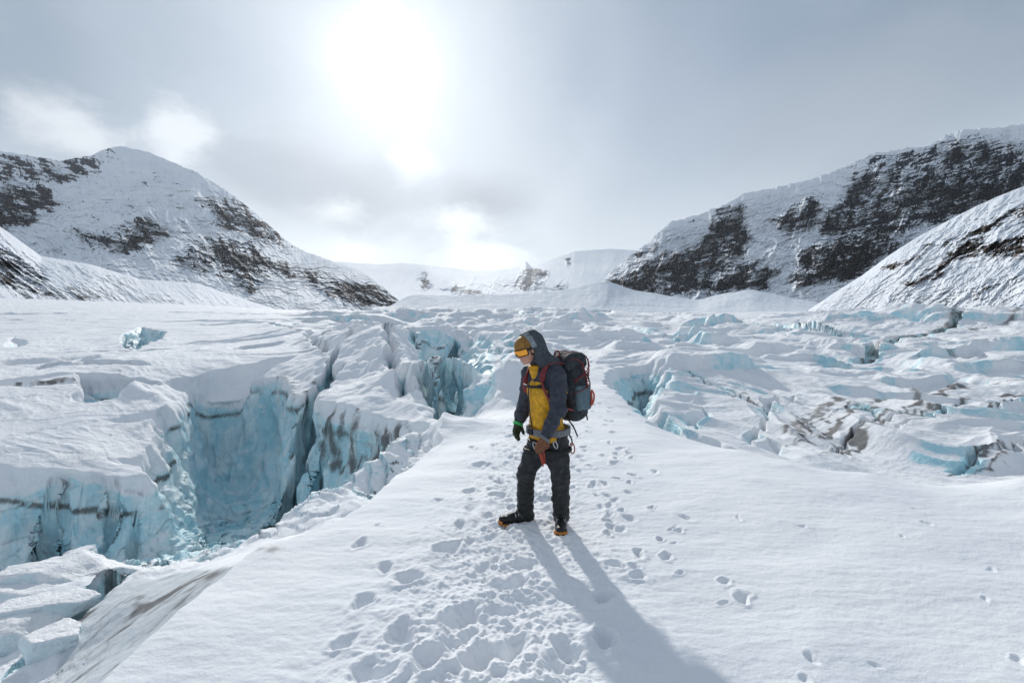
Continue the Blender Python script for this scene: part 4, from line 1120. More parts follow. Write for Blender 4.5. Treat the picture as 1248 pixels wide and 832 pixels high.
sdf_obj('body', body_sdf, lo, hi, .008, M_skin, person, ORG)
# face again in fine detail is part of the same surface: a finer shell fused just over the coarse head would double it, so the head relies on the 8 mm grid

def folds(x, y, z, a=.006, s=9, seed=0, vert=.6):
    return a * 1.1 * fbm3(x * s, y * s, z * s * vert, 3, seed) + a * 1.5 * (np.abs(n3(x * s * .8 + z * 5, y * s * .8 - z * 3, z * s * 1.5, seed + 4)) - .25) + a * .5 * (np.abs(n3(x * s * 2, y * s * 2, z * s * 2.6, seed + 9)) - .25)

# trousers
def trousers(x, y, z):
    d = chain(x, y, z, [pel + V3((0, 0, .05)), pel + V3((0, 0, -.06))], [.145, .15], .04)
    cr = pel * .5 + (hiL + hiR) * .25 + V3((0, 0, -.13)); d = smin(d, rcone(x, y, z, pel + V3((0, 0, -.06)), cr, .13, .105), .04)
    for h_, k_, a_ in ((hiL, knL, anL), (hiR, knR, anR)):
        d = smin(d, chain(x, y, z, [h_, h_ * .45 + k_ * .55, k_ + V3((0, 0, .02)), k_ * .5 + a_ * .5, a_ + V3((0, 0, .02))], [.110, .096, .080, .071, .070], .03), .035)
    d = smax(d, z - (pel[2] + .09), .01)
    d = smax(d, (anL[2] + .012) - z, .006)
    kw = np.exp(-((z - knL[2]) / .07) ** 2)
    return d + folds(x, y, z, .007, 8, 201, .9) + .004 * np.sin(z * 95 + 6 * n3(x * 6, y * 6, z * 4, 206)) * (kw + .5 * np.exp(-((z - .2) / .09) ** 2))
lo, hi = box_of([pel, hiL, hiR, knL, knR, anL, anR], .2); lo[2] = .08
sdf_obj('trousers', trousers, lo, hi, .0075, M_trou, person, ORG)
for k_, a_ in ((knL, anL), (knR, anR)):
    def gait(x, y, z, k_=k_, a_=a_):
        d = chain(x, y, z, [k_ + V3((0, 0, .015)), k_ * .5 + a_ * .5, a_ + V3((0, 0, .0))], [.083, .075, .075], .03)
        d = smax(d, z - (k_[2] + .005 + .012 * n3(x * 9, y * 9, 0, 7)), .012); d = smax(d, (a_[2] - .004) - z, .006)
        return d + folds(x, y, z, .007, 9, 221) + .0035 * np.sin(z * 80 + 5 * n3(x * 5, y * 5, z * 3, 226))
    lo, hi = box_of([k_, a_], .13)
    g_ = sdf_obj('gaiter', gait, lo, hi, .0065, M_gait, person, ORG)

# boots with crampons
def boot(an, fd, cuffmat):
    fd = V3(fd); fd /= np.linalg.norm(fd); sd = np.cross(fd, upv)
    base = V3((an[0], an[1], .0)) 
    S_ = 1.17; FR = (sd / S_, fd / S_, upv); sd = sd * S_; fd = fd * S_
    def sole_plan(a, b):     # half width at a distance b from heel
        return .034 + .014 * sst(-.02, .16, b) - .022 * sst(.17, .235, b) - .008 * sst(-.03, -.07, b)
    def up_(x, y, z):
        a, b, c = loc3(x, y, z, base, FR)
        d = rcone(a, b, c, V3((0, -.02, .07)), V3((0, -.005, .2)), .052, .054)
        d = smin(d, rcone(a, b, c, V3((0, -.02, .07)), V3((0, .10, .062)), .047, .040), .03)
        d = smin(d, rcone(a, b, c, V3((0, .10, .062)), V3((0, .185, .055)), .042, .034), .02)
        d = smin(d, rcone(a, b, c, V3((0, .02, .125)), V3((0, .12, .075)), .030, .024), .025)
        d = smax(d, .034 - c, .004); d = smax(d, c - .185, .006)
        return d + .0025 * np.sin(b * 90) * sst(.02, .06, b) * sst(.06, .09, c) + .002 * n3(x * 30, y * 30, z * 30, 4)
    lo, hi = box_of([base + fd * .26, base - fd * .1, base + V3((0, 0, .2))], .07); lo[2] = .01
    b_ = sdf_obj('boot', up_, lo, hi, .0055, M_black, person, ORG)
    def sole(x, y, z):
        a, b, c = loc3(x, y, z, base, FR)
        pl = np.maximum(np.abs(a) - sole_plan(a, b), np.abs(b - .08) - .145)
        return np.maximum(pl, np.abs(c - .032) - .009) + .002 * (np.sin(b * 260) > 0)
    sdf_obj('sole', sole, lo, hi, .005, M_gait, b_, (0, 0, 0)) if False else sdf_obj('sole', sole, lo, hi, .005, M_gait, b_, ORG)
    # laces and straps
    for q, (bb, cc, w) in enumerate(((.035, .135, .034), (.06, .118, .036), (.085, .105, .037), (.11, .098, .038))):
        pts = [base + fd * (bb + .0) + sd * (w * math.cos(t_)) + V3((0, 0, cc - .028 + .036 * math.sin(t_))) for t_ in np.linspace(.1, math.pi - .1, 7)]
        tube('lace', pts, .0055, M_lace, b_, ORG)
    pts = [base + fd * (.04 + .03 * math.sin(t_)) + sd * (.056 * math.cos(t_)) + V3((0, 0, .085 + .055 * math.sin(t_))) for t_ in np.linspace(-.2, math.pi + .2, 11)]
    tube('ankle_strap', pts, (.006, .003), M_greyst, b_, ORG)
    if cuffmat:
        pts = [base - fd * .005 + sd * (.060 * math.cos(t_)) + fd * (.060 * math.sin(t_)) + V3((0, 0, .165)) for t_ in np.linspace(0, 2 * math.pi, 13)[:-1]]
        tube('cuff', pts, (.006, .012), cuffmat, b_, ORG, cyc=True)
    # crampon: front and rear plates, bar between them, points
    cr_ = empty('crampon', (0, 0, 0), b_)
    def plate(x, y, z):
        a, b, c = loc3(x, y, z, base, FR)
        w = sole_plan(a, b) + .004
        ring = np.maximum(np.abs(np.abs(a) - w + .004) - .0055, np.maximum(np.abs(c - .024) - .0045, np.maximum(np.abs(b - .08) - .145, -(np.abs(b - .062) - .03))))
        cross = np.maximum(np.abs(a) - w, np.maximum(np.abs(c - .019) - .0035, np.minimum(np.minimum(np.abs(b - .19) - .007, np.abs(b - .11) - .007), np.minimum(np.abs(b + .045) - .007, np.abs(b - .01) - .007))))
        bar = np.maximum(np.abs(a) - .009, np.maximum(np.abs(c - .018) - .003, np.abs(b - .06) - .055))
        # rims that hold heel and toe
        heel = np.maximum(np.abs(np.sqrt(a * a + (b + .02) ** 2) - .047) - .005, np.maximum(np.abs(c - .045) - .016, b + .035))
        toe = np.maximum(np.abs(np.sqrt((a * .9) ** 2 + (b - .17) ** 2) - .048) - .005, np.maximum(np.abs(c - .043) - .012, .195 - b))
        return np.minimum(np.minimum(np.minimum(ring, cross), np.minimum(bar, heel)), toe)
    lo2, hi2 = lo.copy(), hi.copy(); lo2[2] = .003; hi2[2] = .07
    sdf_obj('crampon_frame', plate, lo2, hi2, .0035, M_org, b_, ORG)
    COLr = bpy.data.objects; bpy.data.objects.remove(cr_)
    for (a, b, la, lb, L) in [(s * .040, .165, s * .10, .35, .04) for s in (-1, 1)] + [(s * .042, .115, s * .12, 0, .04) for s in (-1, 1)] + [(s * .032, .015, s * .12, 0, .04) for s in (-1, 1)] + [(s * .028, -.045, s * .1, -.1, .04) for s in (-1, 1)] + [(s * .016, .225, 0, 1.6, .036) for s in (-1, 1)]:
        d = V3((la, lb, -1)); d /= np.linalg.norm(d)
        dw = sd * d[0] + fd * d[1] + upv * d[2]
        p0 = base + sd * a + fd * b + upv * .024; p1 = p0 + dw * L
        w1, w2 = fd * .008, sd * .003
        if lb > 1: w1, w2 = upv * .007, sd * .004
        Vs = [p0 - w1 - w2, p0 + w1 - w2, p0 + w1 + w2, p0 - w1 + w2, p1 - w1 * .15 - w2 * .3, p1 + w1 * .15 - w2 * .3, p1 + w1 * .15 + w2 * .3, p1 - w1 * .15 + w2 * .3]
        Fs = [(0, 1, 2, 3), (7, 6, 5, 4), (0, 4, 5, 1), (1, 5, 6, 2), (2, 6, 7, 3), (3, 7, 4, 0)]
        mesh_np('crampon_point', np.array(Vs) - np.array(ORG), np.array(Fs), M_org, b_, smooth=False)
    return b_
boot(anL + V3((0, .0, 0)), (-.12, -.98, 0), M_mar)
boot(anR, (-.97, -.22, 0), None)

# jacket: yellow body, dark yoke and sleeves, hood
def jacket(x, y, z):
    d = chain(x, y, z, [pel + V3((0, 0, .0)), pel * .6 + che * .4 + fwd * .02, che + fwd * .02, nek + V3((0, 0, -.06))], [.150, .140, .150, .10], .05)
    s, f, u = loc3(x, y, z, che, (lef, fwd, upv))
    d = smin(d, rcone(x, y, z, che + lef * .07, che - lef * .07, .14, .14), .04)
    d = smin(d, rcone(x, y, z, pel + lef * .05 + V3((0, 0, .02)), pel - lef * .05 + V3((0, 0, .02)), .145, .145), .03)
    d = smax(d, (pel[2] - .015 + .015 * n3(x * 7, y * 7, 0, 3)) - z, .012)
    waist = np.exp(-((z - (pel[2] + .10)) / .03) ** 2)
    return d + folds(x, y, z, .010, 8, 241, .55) + waist * .012
lo, hi = box_of([pel, che, nek, shL, shR], .23)
jk = sdf_obj('jacket', jacket, lo, hi, .0075, M_yel, person, ORG)
jk['label'] = 'mustard yellow jacket body'
def yoke(x, y, z):
    s, f, u = loc3(x, y, z, che, (lef, fwd, upv))
    d = chain(x, y, z, [che + V3((0, 0, .02)), nek + V3((0, 0, -.04))], [.166, .115], .05)
    d = smin(d, rcone(x, y, z, che + lef * .07 + V3((0, 0, .03)), che - lef * .07 + V3((0, 0, .03)), .148, .148), .04)
    d = smin(d, rcone(x, y, z, shL, shR, .088, .088), .05)
    d = smax(d, (che[2] + .03 - .10 * np.clip(-f * 3, 0, 1)) - z + .35 * np.clip(f - .0, 0, .2) * np.exp(-(s / .05) ** 2), .01)
    for s_, e_, w_, q in ((shL, elL, wrL, 0), (shR, elR, wrR, 1)):
        arm = chain(x, y, z, [s_ + V3((0, 0, -.01)), s_ * .5 + e_ * .5, e_, e_ * .5 + w_ * .5, w_], [.086, .078, .068, .060, .047], .03)
        tt = loc3(x, y, z, w_, (lef, fwd, (w_ - e_) / np.linalg.norm(w_ - e_)))[2]
        arm = smax(arm, tt - .0, .006)
        d = smin(d, arm, .025)
    return d + folds(x, y, z, .009, 9, 261, .7) + .004 * np.sin((z + .4 * x) * 75 + 6 * n3(x * 5, y * 5, z * 5, 266)) * np.exp(-((z - elL[2]) / .12) ** 2)
lo, hi = box_of([che, nek, shL, shR, elL, elR, wrL, wrR], .17)
sl = sdf_obj('sleeves_and_yoke', yoke, lo, hi, .0075, M_navy, person, ORG)
# chest zip flap
tube('zip', [che + fwd * .195 + V3((0, 0, .16)), che + fwd * .20 + V3((0, 0, .08)), che + fwd * .205, che + fwd * .195 + V3((0, 0, -.14)), pel + fwd * .175 + V3((0, 0, .08))], (.006, .005), M_navy, person, ORG)
def collar(x, y, z):
    a = rcone(x, y, z, nek + fwd * .07 + V3((0, 0, -.09)), nek + fwd * .115 + V3((0, 0, .015)), .058, .05)
    return smax(a, z - (nek[2] + .035), .01) + folds(x, y, z, .004, 12, 270)
lo, hi = box_of([nek + fwd * .1], .16)
co_ = sdf_obj('collar', collar, lo, hi, .0065, M_yel, person, ORG)

# hood
def hood(x, y, z):
    s, f, u = loc3(x, y, z, hd, HF)
    d = ellip(s, f, u, (0, -.045, .035), .108, .128, .128)
    d = smin(d, ellip(s, f, u, (0, -.085, -.02), .106, .082, .145), .05)
    n_ = rcone(x, y, z, hd - hf * .07 - hu * .08, nek - fwd * .02 + V3((0, 0, -.02)), .105, .128)
    d = smin(d, n_, .05)
    d = smin(d, rcone(x, y, z, nek + fwd * .05 + V3((0, 0, .01)), nek - fwd * .06 + V3((0, 0, .0)), .09, .12), .04)
    cut = ellip(s, f, u, (0, .155, -.015), .088, .165, .135)
    d = smax(d, -cut, .012)
    plane = f - (-.004 + .10 * np.clip(u, 0, .1) - .35 * np.clip(-u - .1, 0, .2)); d = smax(d, plane, .02)
    inn = ellip(s, f, u, (0, -.02, .02), .092, .115, .112); d = smax(d, -inn, .01)
    return d + folds(x, y, z, .006, 10, 281, .8)
lo, hi = box_of([hd, nek], .30)
hood_o = sdf_obj('hood', hood, lo, hi, .0065, M_hood, person, ORG)
def hoodrim(x, y, z):
    s, f, u = loc3(x, y, z, hd, HF)
    d = ellip(s, f, u, (0, -.040, .035), .112, .132, .128)
    d = np.maximum(d, np.abs(f - (-.018 + .06 * np.clip(u, 0, .1))) - .024)
    d = np.maximum(d, .02 - u)
    return smax(d, -ellip(s, f, u, (0, -.02, .02), .094, .117, .114), .008)
lo, hi = box_of([hd], .22)
hr = sdf_obj('rim', hoodrim, lo, hi, .005, M_hoodin, hood_o, ORG)
# hat and goggles
def hat(x, y, z):
    s, f, u = loc3(x, y, z, hd, HF)
    d = ellip(s, f, u, (0, .000, .034), .092, .120, .104)
    d = smax(d, .028 - u, .008)
    return d + .0015 * np.abs(np.sin(s * 160))
sdf_obj('hat', hat, lo, hi, .0045, M_helm, person, ORG)
def gog(x, y, z, g=0.0):
    s, f, u = loc3(x, y, z, hd, HF)
    o_ = ellip(s, f, u, (0, .015, .012), .090 + g, .112 + g, .16)
    d = np.maximum(o_, -(ellip(s, f, u, (0, .015, .012), .074, .092, .15)))
    nb = np.exp(-(s / .018) ** 2) * .022
    d = smax(d, np.abs(u - .006) - (.034 + g * 1.2) , .008); d = smax(d, (-.030 - g + nb) - (u - .004), .006)
    return smax(d, .045 - f - g, .006)
def gframe(x, y, z):
    s, f, u = loc3(x, y, z, hd, HF)
    d = gog(x, y, z, .0)
    lens = np.maximum(np.abs(u - .006) - .026, np.abs(s) - .066)
    rim_ = gog(x, y, z, .002)
    nb = np.exp(-(s / .018) ** 2) * .022
    hole = np.maximum(np.maximum(np.abs(u - .006) - .027, (-.022 + nb) - (u - .004)), .055 - f)
    return smax(rim_, -hole, .003)
gf = sdf_obj('goggles', gframe, lo, hi, .0035, M_black, person, ORG)
def glens(x, y, z):
    s, f, u = loc3(x, y, z, hd, HF)
    nb = np.exp(-(s / .018) ** 2) * .022
    d = np.maximum(ellip(s, f, u, (0, .015, .012), .089, .111, .16), -ellip(s, f, u, (0, .015, .012), .082, .104, .15))
    return np.maximum(np.maximum(d, np.maximum(np.abs(u - .006) - .0275, (-.0225 + nb) - (u - .004))), .053 - f)
sdf_obj('lens', glens, lo, hi, .0035, M_lens, gf, ORG)
def gstrap(x, y, z):
    s, f, u = loc3(x, y, z, hd, HF)
    e = ellip(s, f, u, (0, -.008, .030), .094, .117, .16)
    return np.maximum(np.maximum(np.abs(e) - .003, np.abs(u - .022) - .013), f - .062)
sdf_obj('strap', gstrap, lo, hi, .0035, M_black, gf, ORG)
# beard shadow: short hair over the nape under the hat
def hair(x, y, z):
    s, f, u = loc3(x, y, z, hd, HF)
    d = ellip(s, f, u, (0, -.018, .020), .083, .098, .095)
    return smax(smax(d, f - .02, .01), np.abs(u + .01) - .05, .01) + .002 * n3(s * 60, f * 60, u * 20, 5)
sdf_obj('hair', hair, lo, hi, .0045, M_hair, person, ORG)

# gloves
for hnd, wr_, mm, gg in ((handL, wrL, M_glov, M_greyst), (handR, wrR, M_glov2, M_green)):
    lo, hi = box_of([wr_, wr_ + V3((0, 0, -.12)), wr_ + (haL - wrL) * 1.5], .10)
    gl = sdf_obj('glove', lambda x, y, z, hnd=hnd: hnd(x, y, z, .0045) + .001 * n3(x * 60, y * 60, z * 60, 3), lo, hi, .004, mm, person, ORG)
    dr_ = (haL - wrL if hnd is handL else haR - wrR); dr_ = dr_ / np.linalg.norm(dr_)
    e1 = np.cross(dr_, upv); e1 /= np.linalg.norm(e1); e2 = np.cross(e1, dr_)
    pts = [wr_ + dr_ * .012 + (e1 * math.cos(t_) + e2 * math.sin(t_)) * .043 for t_ in np.linspace(0, 2 * math.pi, 11)[:-1]]
    tube('cuff', pts, (.008, .014), gg, gl, ORG, cyc=True)

# climbing harness: belt, gear loops, hardware
def ringpts(c, ra, rb, e1, e2, n=12): return [c + e1 * math.cos(t_) * ra + e2 * math.sin(t_) * rb for t_ in np.linspace(0, 2 * math.pi, n + 1)[:-1]]
har = empty('harness', (0, 0, 0), person)
tube('belt', ringpts(pel + V3((0, 0, -.03)), .172, .205, fwd, lef, 16), (.008, .020), M_black, har, ORG, cyc=True)
for h_, s_ in ((hiL, 1), (hiR, -1)):
    tube('leg_loop', ringpts(h_ * .75 + (knL if s_ > 0 else knR) * .25, .125, .125, fwd, lef, 14), (.008, .016), M_black, har, ORG, cyc=True)
r1 = pel - fwd * .12 + lef * .19 + V3((0, 0, -.13))
tube('gear_loop', [pel + lef * .20 + fwd * .03 + V3((0, 0, -.03)), pel + lef * .235 - fwd * .05 + V3((0, 0, -.09)), pel + lef * .19 - fwd * .13 + V3((0, 0, -.04))], .005, M_black, har, ORG)
tube('gear_loop', [W(694, 528, 4.88), W(697, 534, 4.86), W(697, 541, 4.86)], .007, M_black, har, ORG)
tube('carabiner', ringpts(W(697.5, 544, 4.86), .021, .048, V3((1, .2, 0)), V3((.1, 0, -1)), 10), .006, M_red, har, ORG, cyc=True)
tube('carabiner', ringpts(W(677, 540, 4.62), .016, .03, V3((1, .2, 0)), V3((.3, 0, -1)), 10), .005, M_steel, har, ORG, cyc=True)
tube('carabiner', ringpts(W(652, 541, 4.70), .015, .034, V3((1, .2, 0)), V3((.25, 0, -1)), 10), .005, M_steel, har, ORG, cyc=True)
tube('rope_loop', [W(657, 534, 4.73), W(658, 545, 4.70), W(661, 556, 4.71), W(664, 563, 4.73), W(663, 550, 4.74), W(662, 536, 4.75)], .008, M_red, har, ORG)
tube('rope_loop', [W(654, 536, 4.72), W(657, 548, 4.69), W(662, 566, 4.72), W(660, 552, 4.74), W(659, 536, 4.75)], .006, M_red, har, ORG)
tube('sling', [W(661, 535, 4.73), W(654, 544, 4.68), W(657, 551, 4.68), W(664, 545, 4.70), W(668, 536, 4.72)], .006, M_mar, har, ORG)

# ------------------------------------------------------------------ backpack
pc = che - fwd * .275 + V3((0, 0, .012)); PU = V3((0, 0, 1)) + fwd * .10; PU /= np.linalg.norm(PU); PF = np.cross(PU, lef) * -1
PF = fwd - PU * float(fwd @ PU); PF /= np.linalg.norm(PF)
PFR = (lef, PF, PU)
PORG = tuple(pc + V3((0, 0, -.30)))
pack = empty('backpack', PORG)
tag(pack, 'large dark slate climbing backpack with maroon straps worn on the climber\'s back', 'backpack')
def pk(x, y, z):
    s, f, u = loc3(x, y, z, pc, PFR)
    d = rbox(s, f - .015, u + .02, .150, .110, .285, .085)
    d = smin(d, ellip(s, f, u, (0, .015, -.20), .148, .118, .11), .03)
    cinch = np.exp(-((u - .20) / .018) ** 2) * .016 + np.exp(-((u + .06) / .012) ** 2) * .007 + np.exp(-((u - .06) / .012) ** 2) * .006
    return d + cinch + folds(x, y, z, .010, 9, 301, .7)
lo, hi = pc - .42, pc + .42
main = sdf_obj('pack_body', pk, lo, hi, .0085, M_pack, pack, PORG)
def lid(x, y, z):
    s, f, u = loc3(x, y, z, pc, PFR)
    d = rbox(s, f - .02, u - .265 + .35 * (f * f) / .15 , .155, .128, .070, .055)
    return d + folds(x, y, z, .009, 11, 311, 1)
sdf_obj('lid', lid, lo, hi, .0085, M_pack, pack, PORG)
def pocket(x, y, z, q):
    s, f, u = loc3(x, y, z, pc, PFR)
    d = rbox(s - q * .135, f + .015, u + .075, .040, .082, .125, .03)
    return smax(d, u - .035 - .12 * f, .008) + folds(x, y, z, .005, 14, 321, .5)
for q in (1, -1): sdf_obj('side_pocket', lambda x, y, z, q=q: pocket(x, y, z, q), lo, hi, .007, M_pock, pack, PORG)
def PL(s, f, u): return pc + lef * s + PF * f + PU * u
# shoulder straps over the jacket
for q, sh in ((1, shL), (-1, shR)):
    pts = [PL(q * .09, .10, .24), sh * .55 + nek * .45 + V3((0, 0, .085)) - fwd * .03, sh * .6 + nek * .4 + V3((0, 0, .065)) + fwd * .06, che + lef * q * .125 + fwd * .145 + V3((0, 0, .12)), che + lef * q * .155 + fwd * .135 + V3((0, 0, .02)), che + lef * q * .185 + fwd * .07 + V3((0, 0, -.09)), PL(q * .15, .13, -.17)]
    st_ = tube('shoulder_strap', pts, (.027, .010), M_mar, pack, PORG, res=6)
tube('chest_strap', [che + lef * .145 + fwd * .165 + V3((0, 0, .06)), che + lef * .06 + fwd * .205 + V3((0, 0, .055)), che - lef * .06 + fwd * .205 + V3((0, 0, .055)), che - lef * .13 + fwd * .17 + V3((0, 0, .06))], (.006, .012), M_black, pack, PORG)
def bel(x, y, z):
    s, f, u = loc3(x, y, z, pel + V3((0, 0, .075)), (lef, fwd, upv))
    e = np.sqrt((s / .212) ** 2 + (f / .178) ** 2); d = (e - 1) * .18
    return np.maximum(np.abs(d) - .012, np.abs(u + .03 * f) - .030) + folds(x, y, z, .003, 14, 331)
lo2, hi2 = box_of([pel + V3((0, 0, .075))], .27)
hb = sdf_obj('hip_belt', bel, lo2, hi2, .007, M_greyst, pack, PORG)
def buc(x, y, z):
    s, f, u = loc3(x, y, z, pel + V3((0, 0, .075)) + fwd * .195, (lef, fwd, upv)); return rbox(s, f, u, .034, .010, .024, .006)
sdf_obj('buckle', buc, lo2, hi2, .005, M_black, hb, PORG)
# compression straps and lid straps
for u0, u1 in ((.10, .16), (-.02, .04)):
    tube('compression_strap', [PL(.165, .10, u0), PL(.178, .03, u0 + .01), PL(.172, -.06, u1 - .02), PL(.11, -.135, u1), PL(0, -.15, u1 + .01), PL(-.11, -.135, u1), PL(-.17, -.05, u1)], (.008, .004), M_mar, pack, PORG)
for q in (.07, -.07):
    tube('lid_strap', [PL(q, .12, .33), PL(q, .03, .345), PL(q, -.06, .325), PL(q, -.15, .27), PL(q, -.168, .18), PL(q, -.15, .06)], (.009, .004), M_mar, pack, PORG)
tube('lid_strap', [PL(.10, .13, .25), PL(.172, .08, .29), PL(.182, .0, .24), PL(.175, -.04, .12), PL(.178, -.05, .0)], (.011, .004), M_mar, pack, PORG)
tube('lid_strap', [PL(.14, -.11, .26), PL(.172, -.08, .18), PL(.172, .02, .12), PL(.17, .09, .07)], (.009, .004), M_mar, pack, PORG)
tube('haul_loop', [PL(.03, .14, .30), PL(.03, .13, .355), PL(-.03, .13, .355), PL(-.03, .14, .30)], .007, M_mar, pack, PORG)
# a rolled red sling clipped on the side and loose cords behind
tube('sling', [PL(.17, -.10, -.02), PL(.185, -.115, -.07), PL(.185, -.10, -.13), PL(.18, -.075, -.16), PL(.185, -.085, -.10), PL(.175, -.09, -.03)], .009, M_red, pack, PORG)
for k_, pts in enumerate([
    [W(708, 449, 5.02), W(716, 456, 5.03), W(719, 468, 5.03), W(718, 482, 5.03), W(717, 497, 5.02)],
    [W(707, 453, 4.98), W(713, 460, 4.99), W(715, 470, 4.99), W(713, 482, 4.98)],
    [W(712, 488, 4.98), W(714, 498, 4.98), W(716, 510, 4.98)],
    [W(693, 510, 4.9), W(699, 518, 4.88), W(704, 530, 4.87)]]):
    tube('loose_cord', pts, .007, M_black, pack, PORG, res=5)
gl_mat = glacier_material()
glacier = build_glacier(gl_mat, 1.0)
tag(glacier, 'snow covered glacier with blue crevasses, dirt bands and footprints', None, None, 'structure')

# ------------------------------------------------------------------ fallen ice blocks on the floor of the crevasse
def block_material():
    m, t, b = material('broken_glacier_ice')
    pos = t.new('ShaderNodeNewGeometry').outputs['Position']; nrm = t.new('ShaderNodeNewGeometry').outputs['Normal']
    sp = t.new('ShaderNodeSeparateXYZ'); t.l.new(nrm, sp.inputs[0])
    n = t.noise(pos, 3, 6, .65); nf = t.noise(pos, 22, 4, .65)
    top = t.ramp(t.math('ADD', sp.outputs[2], t.math('MULTIPLY', t.math('SUBTRACT', n, .5), .8)), .35, .7)
    ice = t.mix(n, rgb(.50, .66, .73), rgb(.74, .80, .83))
    col = t.mix(top, ice, rgb(.79, .805, .83))
    col = t.mix(t.ramp(t.noise(t.mapping(pos, (1, 1, 3)), 2.2, 6, .7), .60, .75, 0, .6), col, rgb(.22, .22, .22))
    t.l.new(col, b.inputs['Base Color']); b.inputs['Roughness'].default_value = .65; b.inputs['Specular IOR Level'].default_value = .25
    bp = t.new('ShaderNodeBump'); bp.inputs['Distance'].default_value = .03; bp.inputs['Strength'].default_value = .8
    t.put(bp.inputs['Height'], t.math('ADD', nf, n)); t.l.new(bp.outputs[0], b.inputs['Normal'])
    return m
def ice_block(px, py, Y, size, rot, label, seed, mat):
    c = V3(Q(px, py, Y)); rr = np.random.RandomState(seed)
    zf = float(macro(np.array([c[0]]), np.array([c[1]]))[0])
    c[2] = zf + size[2] * .35
    pl = []
    for i in range(9):
        v = rr.normal(size=3); v[2] *= .7; v /= np.linalg.norm(v); pl.append((v, rr.uniform(.72, 1.0)))
    pl.append((np.array([.08 * rr.normal(), .08 * rr.normal(), 1.0]), .8))
    cs, sn = math.cos(rot), math.sin(rot); S = max(size)
    def f(x, y, z):
        dx, dy, dz = x - c[0], y - c[1], z - c[2]
        a = (dx * cs + dy * sn) / size[0]; b = (-dx * sn + dy * cs) / size[1]; w = dz / size[2]
        d = None
        for v, h in pl:
            e = a * v[0] + b * v[1] + w * v[2] - h
            d = e if d is None else smax(d, e, .035)
        return d * min(size) + .045 * S * fbm3(x * 2.2 / S, y * 2.2 / S, z * 3 / S, 5, seed, .6) + .03 * S * (np.floor(3 * n3(x * 2.5 / S, y * 2.5 / S, z * 4 / S, seed + 2)) / 3) + .02 * S * np.abs(n3(x * 9 / S, y * 9 / S, z * 5 / S, seed))
    m = np.array(size).max() * 1.5
    Vv, Ff = surface_nets(f, c - m, c + m, max(m / 34, .012))
    o = mesh_np('ice_block', Vv, Ff, mat, None, loc=(c[0], c[1], zf))
    tag(o, label, 'ice block', 'fallen ice blocks on the crevasse floor')
person.location.z -= .014; pack.location.z -= .014
bm_ = block_material()
for a in [(85, 712, 6.9, (.62, .42, .24), .3, 'long pale slab of ice with a flat top, right beside the dark crack', 1),
          (30, 738, 6.5, (.50, .40, .22), -.2, 'broad low slab of ice left of the dark crack at the picture edge', 2),
          (72, 684, 9.2, (.28, .24, .22), .8, 'small wedge of ice under the tall blue wall, left of the long slab tip', 3),
          (100, 685, 9.2, (.26, .22, .20), .1, 'small pointed ice block under the blue wall, just right of the wedge', 4),
          (76, 765, 5.6, (.34, .26, .17), .5, 'tilted ice block on the near side of the flat slab, above the crack', 5),
          (20, 792, 5.3, (.36, .32, .22), .0, 'rounded snowy ice lump at the left edge of the picture', 6),
          (66, 806, 4.75, (.24, .20, .13), .9, 'small snowy ice lump lying against the dirty slab near the bottom corner', 7),
          (14, 828, 4.6, (.26, .22, .14), .4, 'snowy ice lump in the bottom left corner of the picture', 8)]:
    ice_block(*a, bm_)

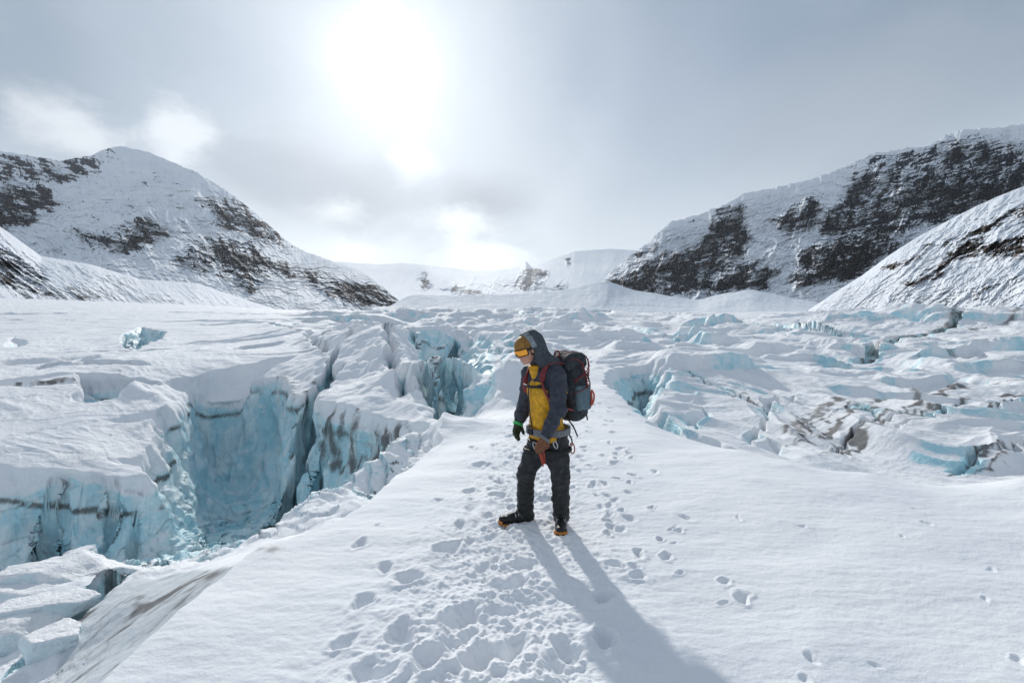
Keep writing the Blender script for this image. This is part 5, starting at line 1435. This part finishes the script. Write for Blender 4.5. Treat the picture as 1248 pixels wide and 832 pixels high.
# ------------------------------------------------------------------ the air of the valley
def build_haze():
    m = bpy.data.materials.new('valley_air'); m.use_nodes = True; nt = m.node_tree
    for n in list(nt.nodes):
        if n.type != 'OUTPUT_MATERIAL': nt.nodes.remove(n)
    v = nt.nodes.new('ShaderNodeVolumePrincipled'); v.inputs['Color'].default_value = (.86, .91, .97, 1); v.inputs['Density'].default_value = HAZE; v.inputs['Anisotropy'].default_value = .6
    out = [n for n in nt.nodes if n.type == 'OUTPUT_MATERIAL'][0]; nt.links.new(v.outputs[0], out.inputs['Volume'])
    zmin = 1e9; zmax = HC; xm = 0; ymax = 0; ymin = 0; xmin = 0
    for o in COL.objects:
        if o.type != 'MESH': continue
        a = np.empty(len(o.data.vertices) * 3, np.float32); o.data.vertices.foreach_get('co', a); a = a.reshape(-1, 3) 
        if o.parent is None and tuple(o.location) == (0, 0, 0):
            zmin = min(zmin, a[:, 2].min()); zmax = max(zmax, a[:, 2].max()); xm = max(xm, a[:, 0].max()); xmin = min(xmin, a[:, 0].min()); ymax = max(ymax, a[:, 1].max()); ymin = min(ymin, a[:, 1].min())
    lo = (xmin - 300, ymin - 300, zmin - 1.0); hi = (xm + 300, ymax + 300, zmax + 60)
    Vs = [(x, y, z) for z in (lo[2], hi[2]) for y in (lo[1], hi[1]) for x in (lo[0], hi[0])]
    Fs = [(0, 2, 3, 1), (4, 5, 7, 6), (0, 1, 5, 4), (2, 6, 7, 3), (0, 4, 6, 2), (1, 3, 7, 5)]
    o = mesh_np('haze', np.array(Vs), np.array(Fs), m, smooth=False)
    tag(o, 'pale cold haze filling the air of the whole valley', None, None, 'stuff')
HAZE = 1.7e-5
build_haze()

def valley_cloud(px, py, Y, rx, ry, rz, dens, label, seed):
    m = bpy.data.materials.new('valley_cloud'); m.use_nodes = True; nt = m.node_tree
    for n in list(nt.nodes):
        if n.type != 'OUTPUT_MATERIAL': nt.nodes.remove(n)
    v = nt.nodes.new('ShaderNodeVolumePrincipled'); v.inputs['Color'].default_value = (.97, .98, 1, 1); v.inputs['Density'].default_value = dens; v.inputs['Anisotropy'].default_value = .65
    out = [n for n in nt.nodes if n.type == 'OUTPUT_MATERIAL'][0]; nt.links.new(v.outputs[0], out.inputs['Volume'])
    c = Q(px, py, Y)
    th = np.linspace(0, math.pi, 40)[:, None]; ph = np.linspace(0, 2 * math.pi, 64, endpoint=False)[None, :]
    x, y, z = np.sin(th) * np.cos(ph), np.sin(th) * np.sin(ph), np.cos(th) * np.ones_like(ph)
    k = 1 + .45 * fbm3(x * 1.6, y * 1.6, z * 1.6, 4, seed)
    Vv = np.stack([x * rx * k, y * ry * k, z * rz * k], -1).reshape(-1, 3)
    o = mesh_np('cloud', Vv, grid_faces(40, 64, True)[:, ::-1], m); o.location = c
    tag(o, label, None, None, 'stuff')
valley_cloud(592, 325, 3900, 400, 350, 190, .00022, 'bank of mist veiling the mountains at the head of the valley', 3)
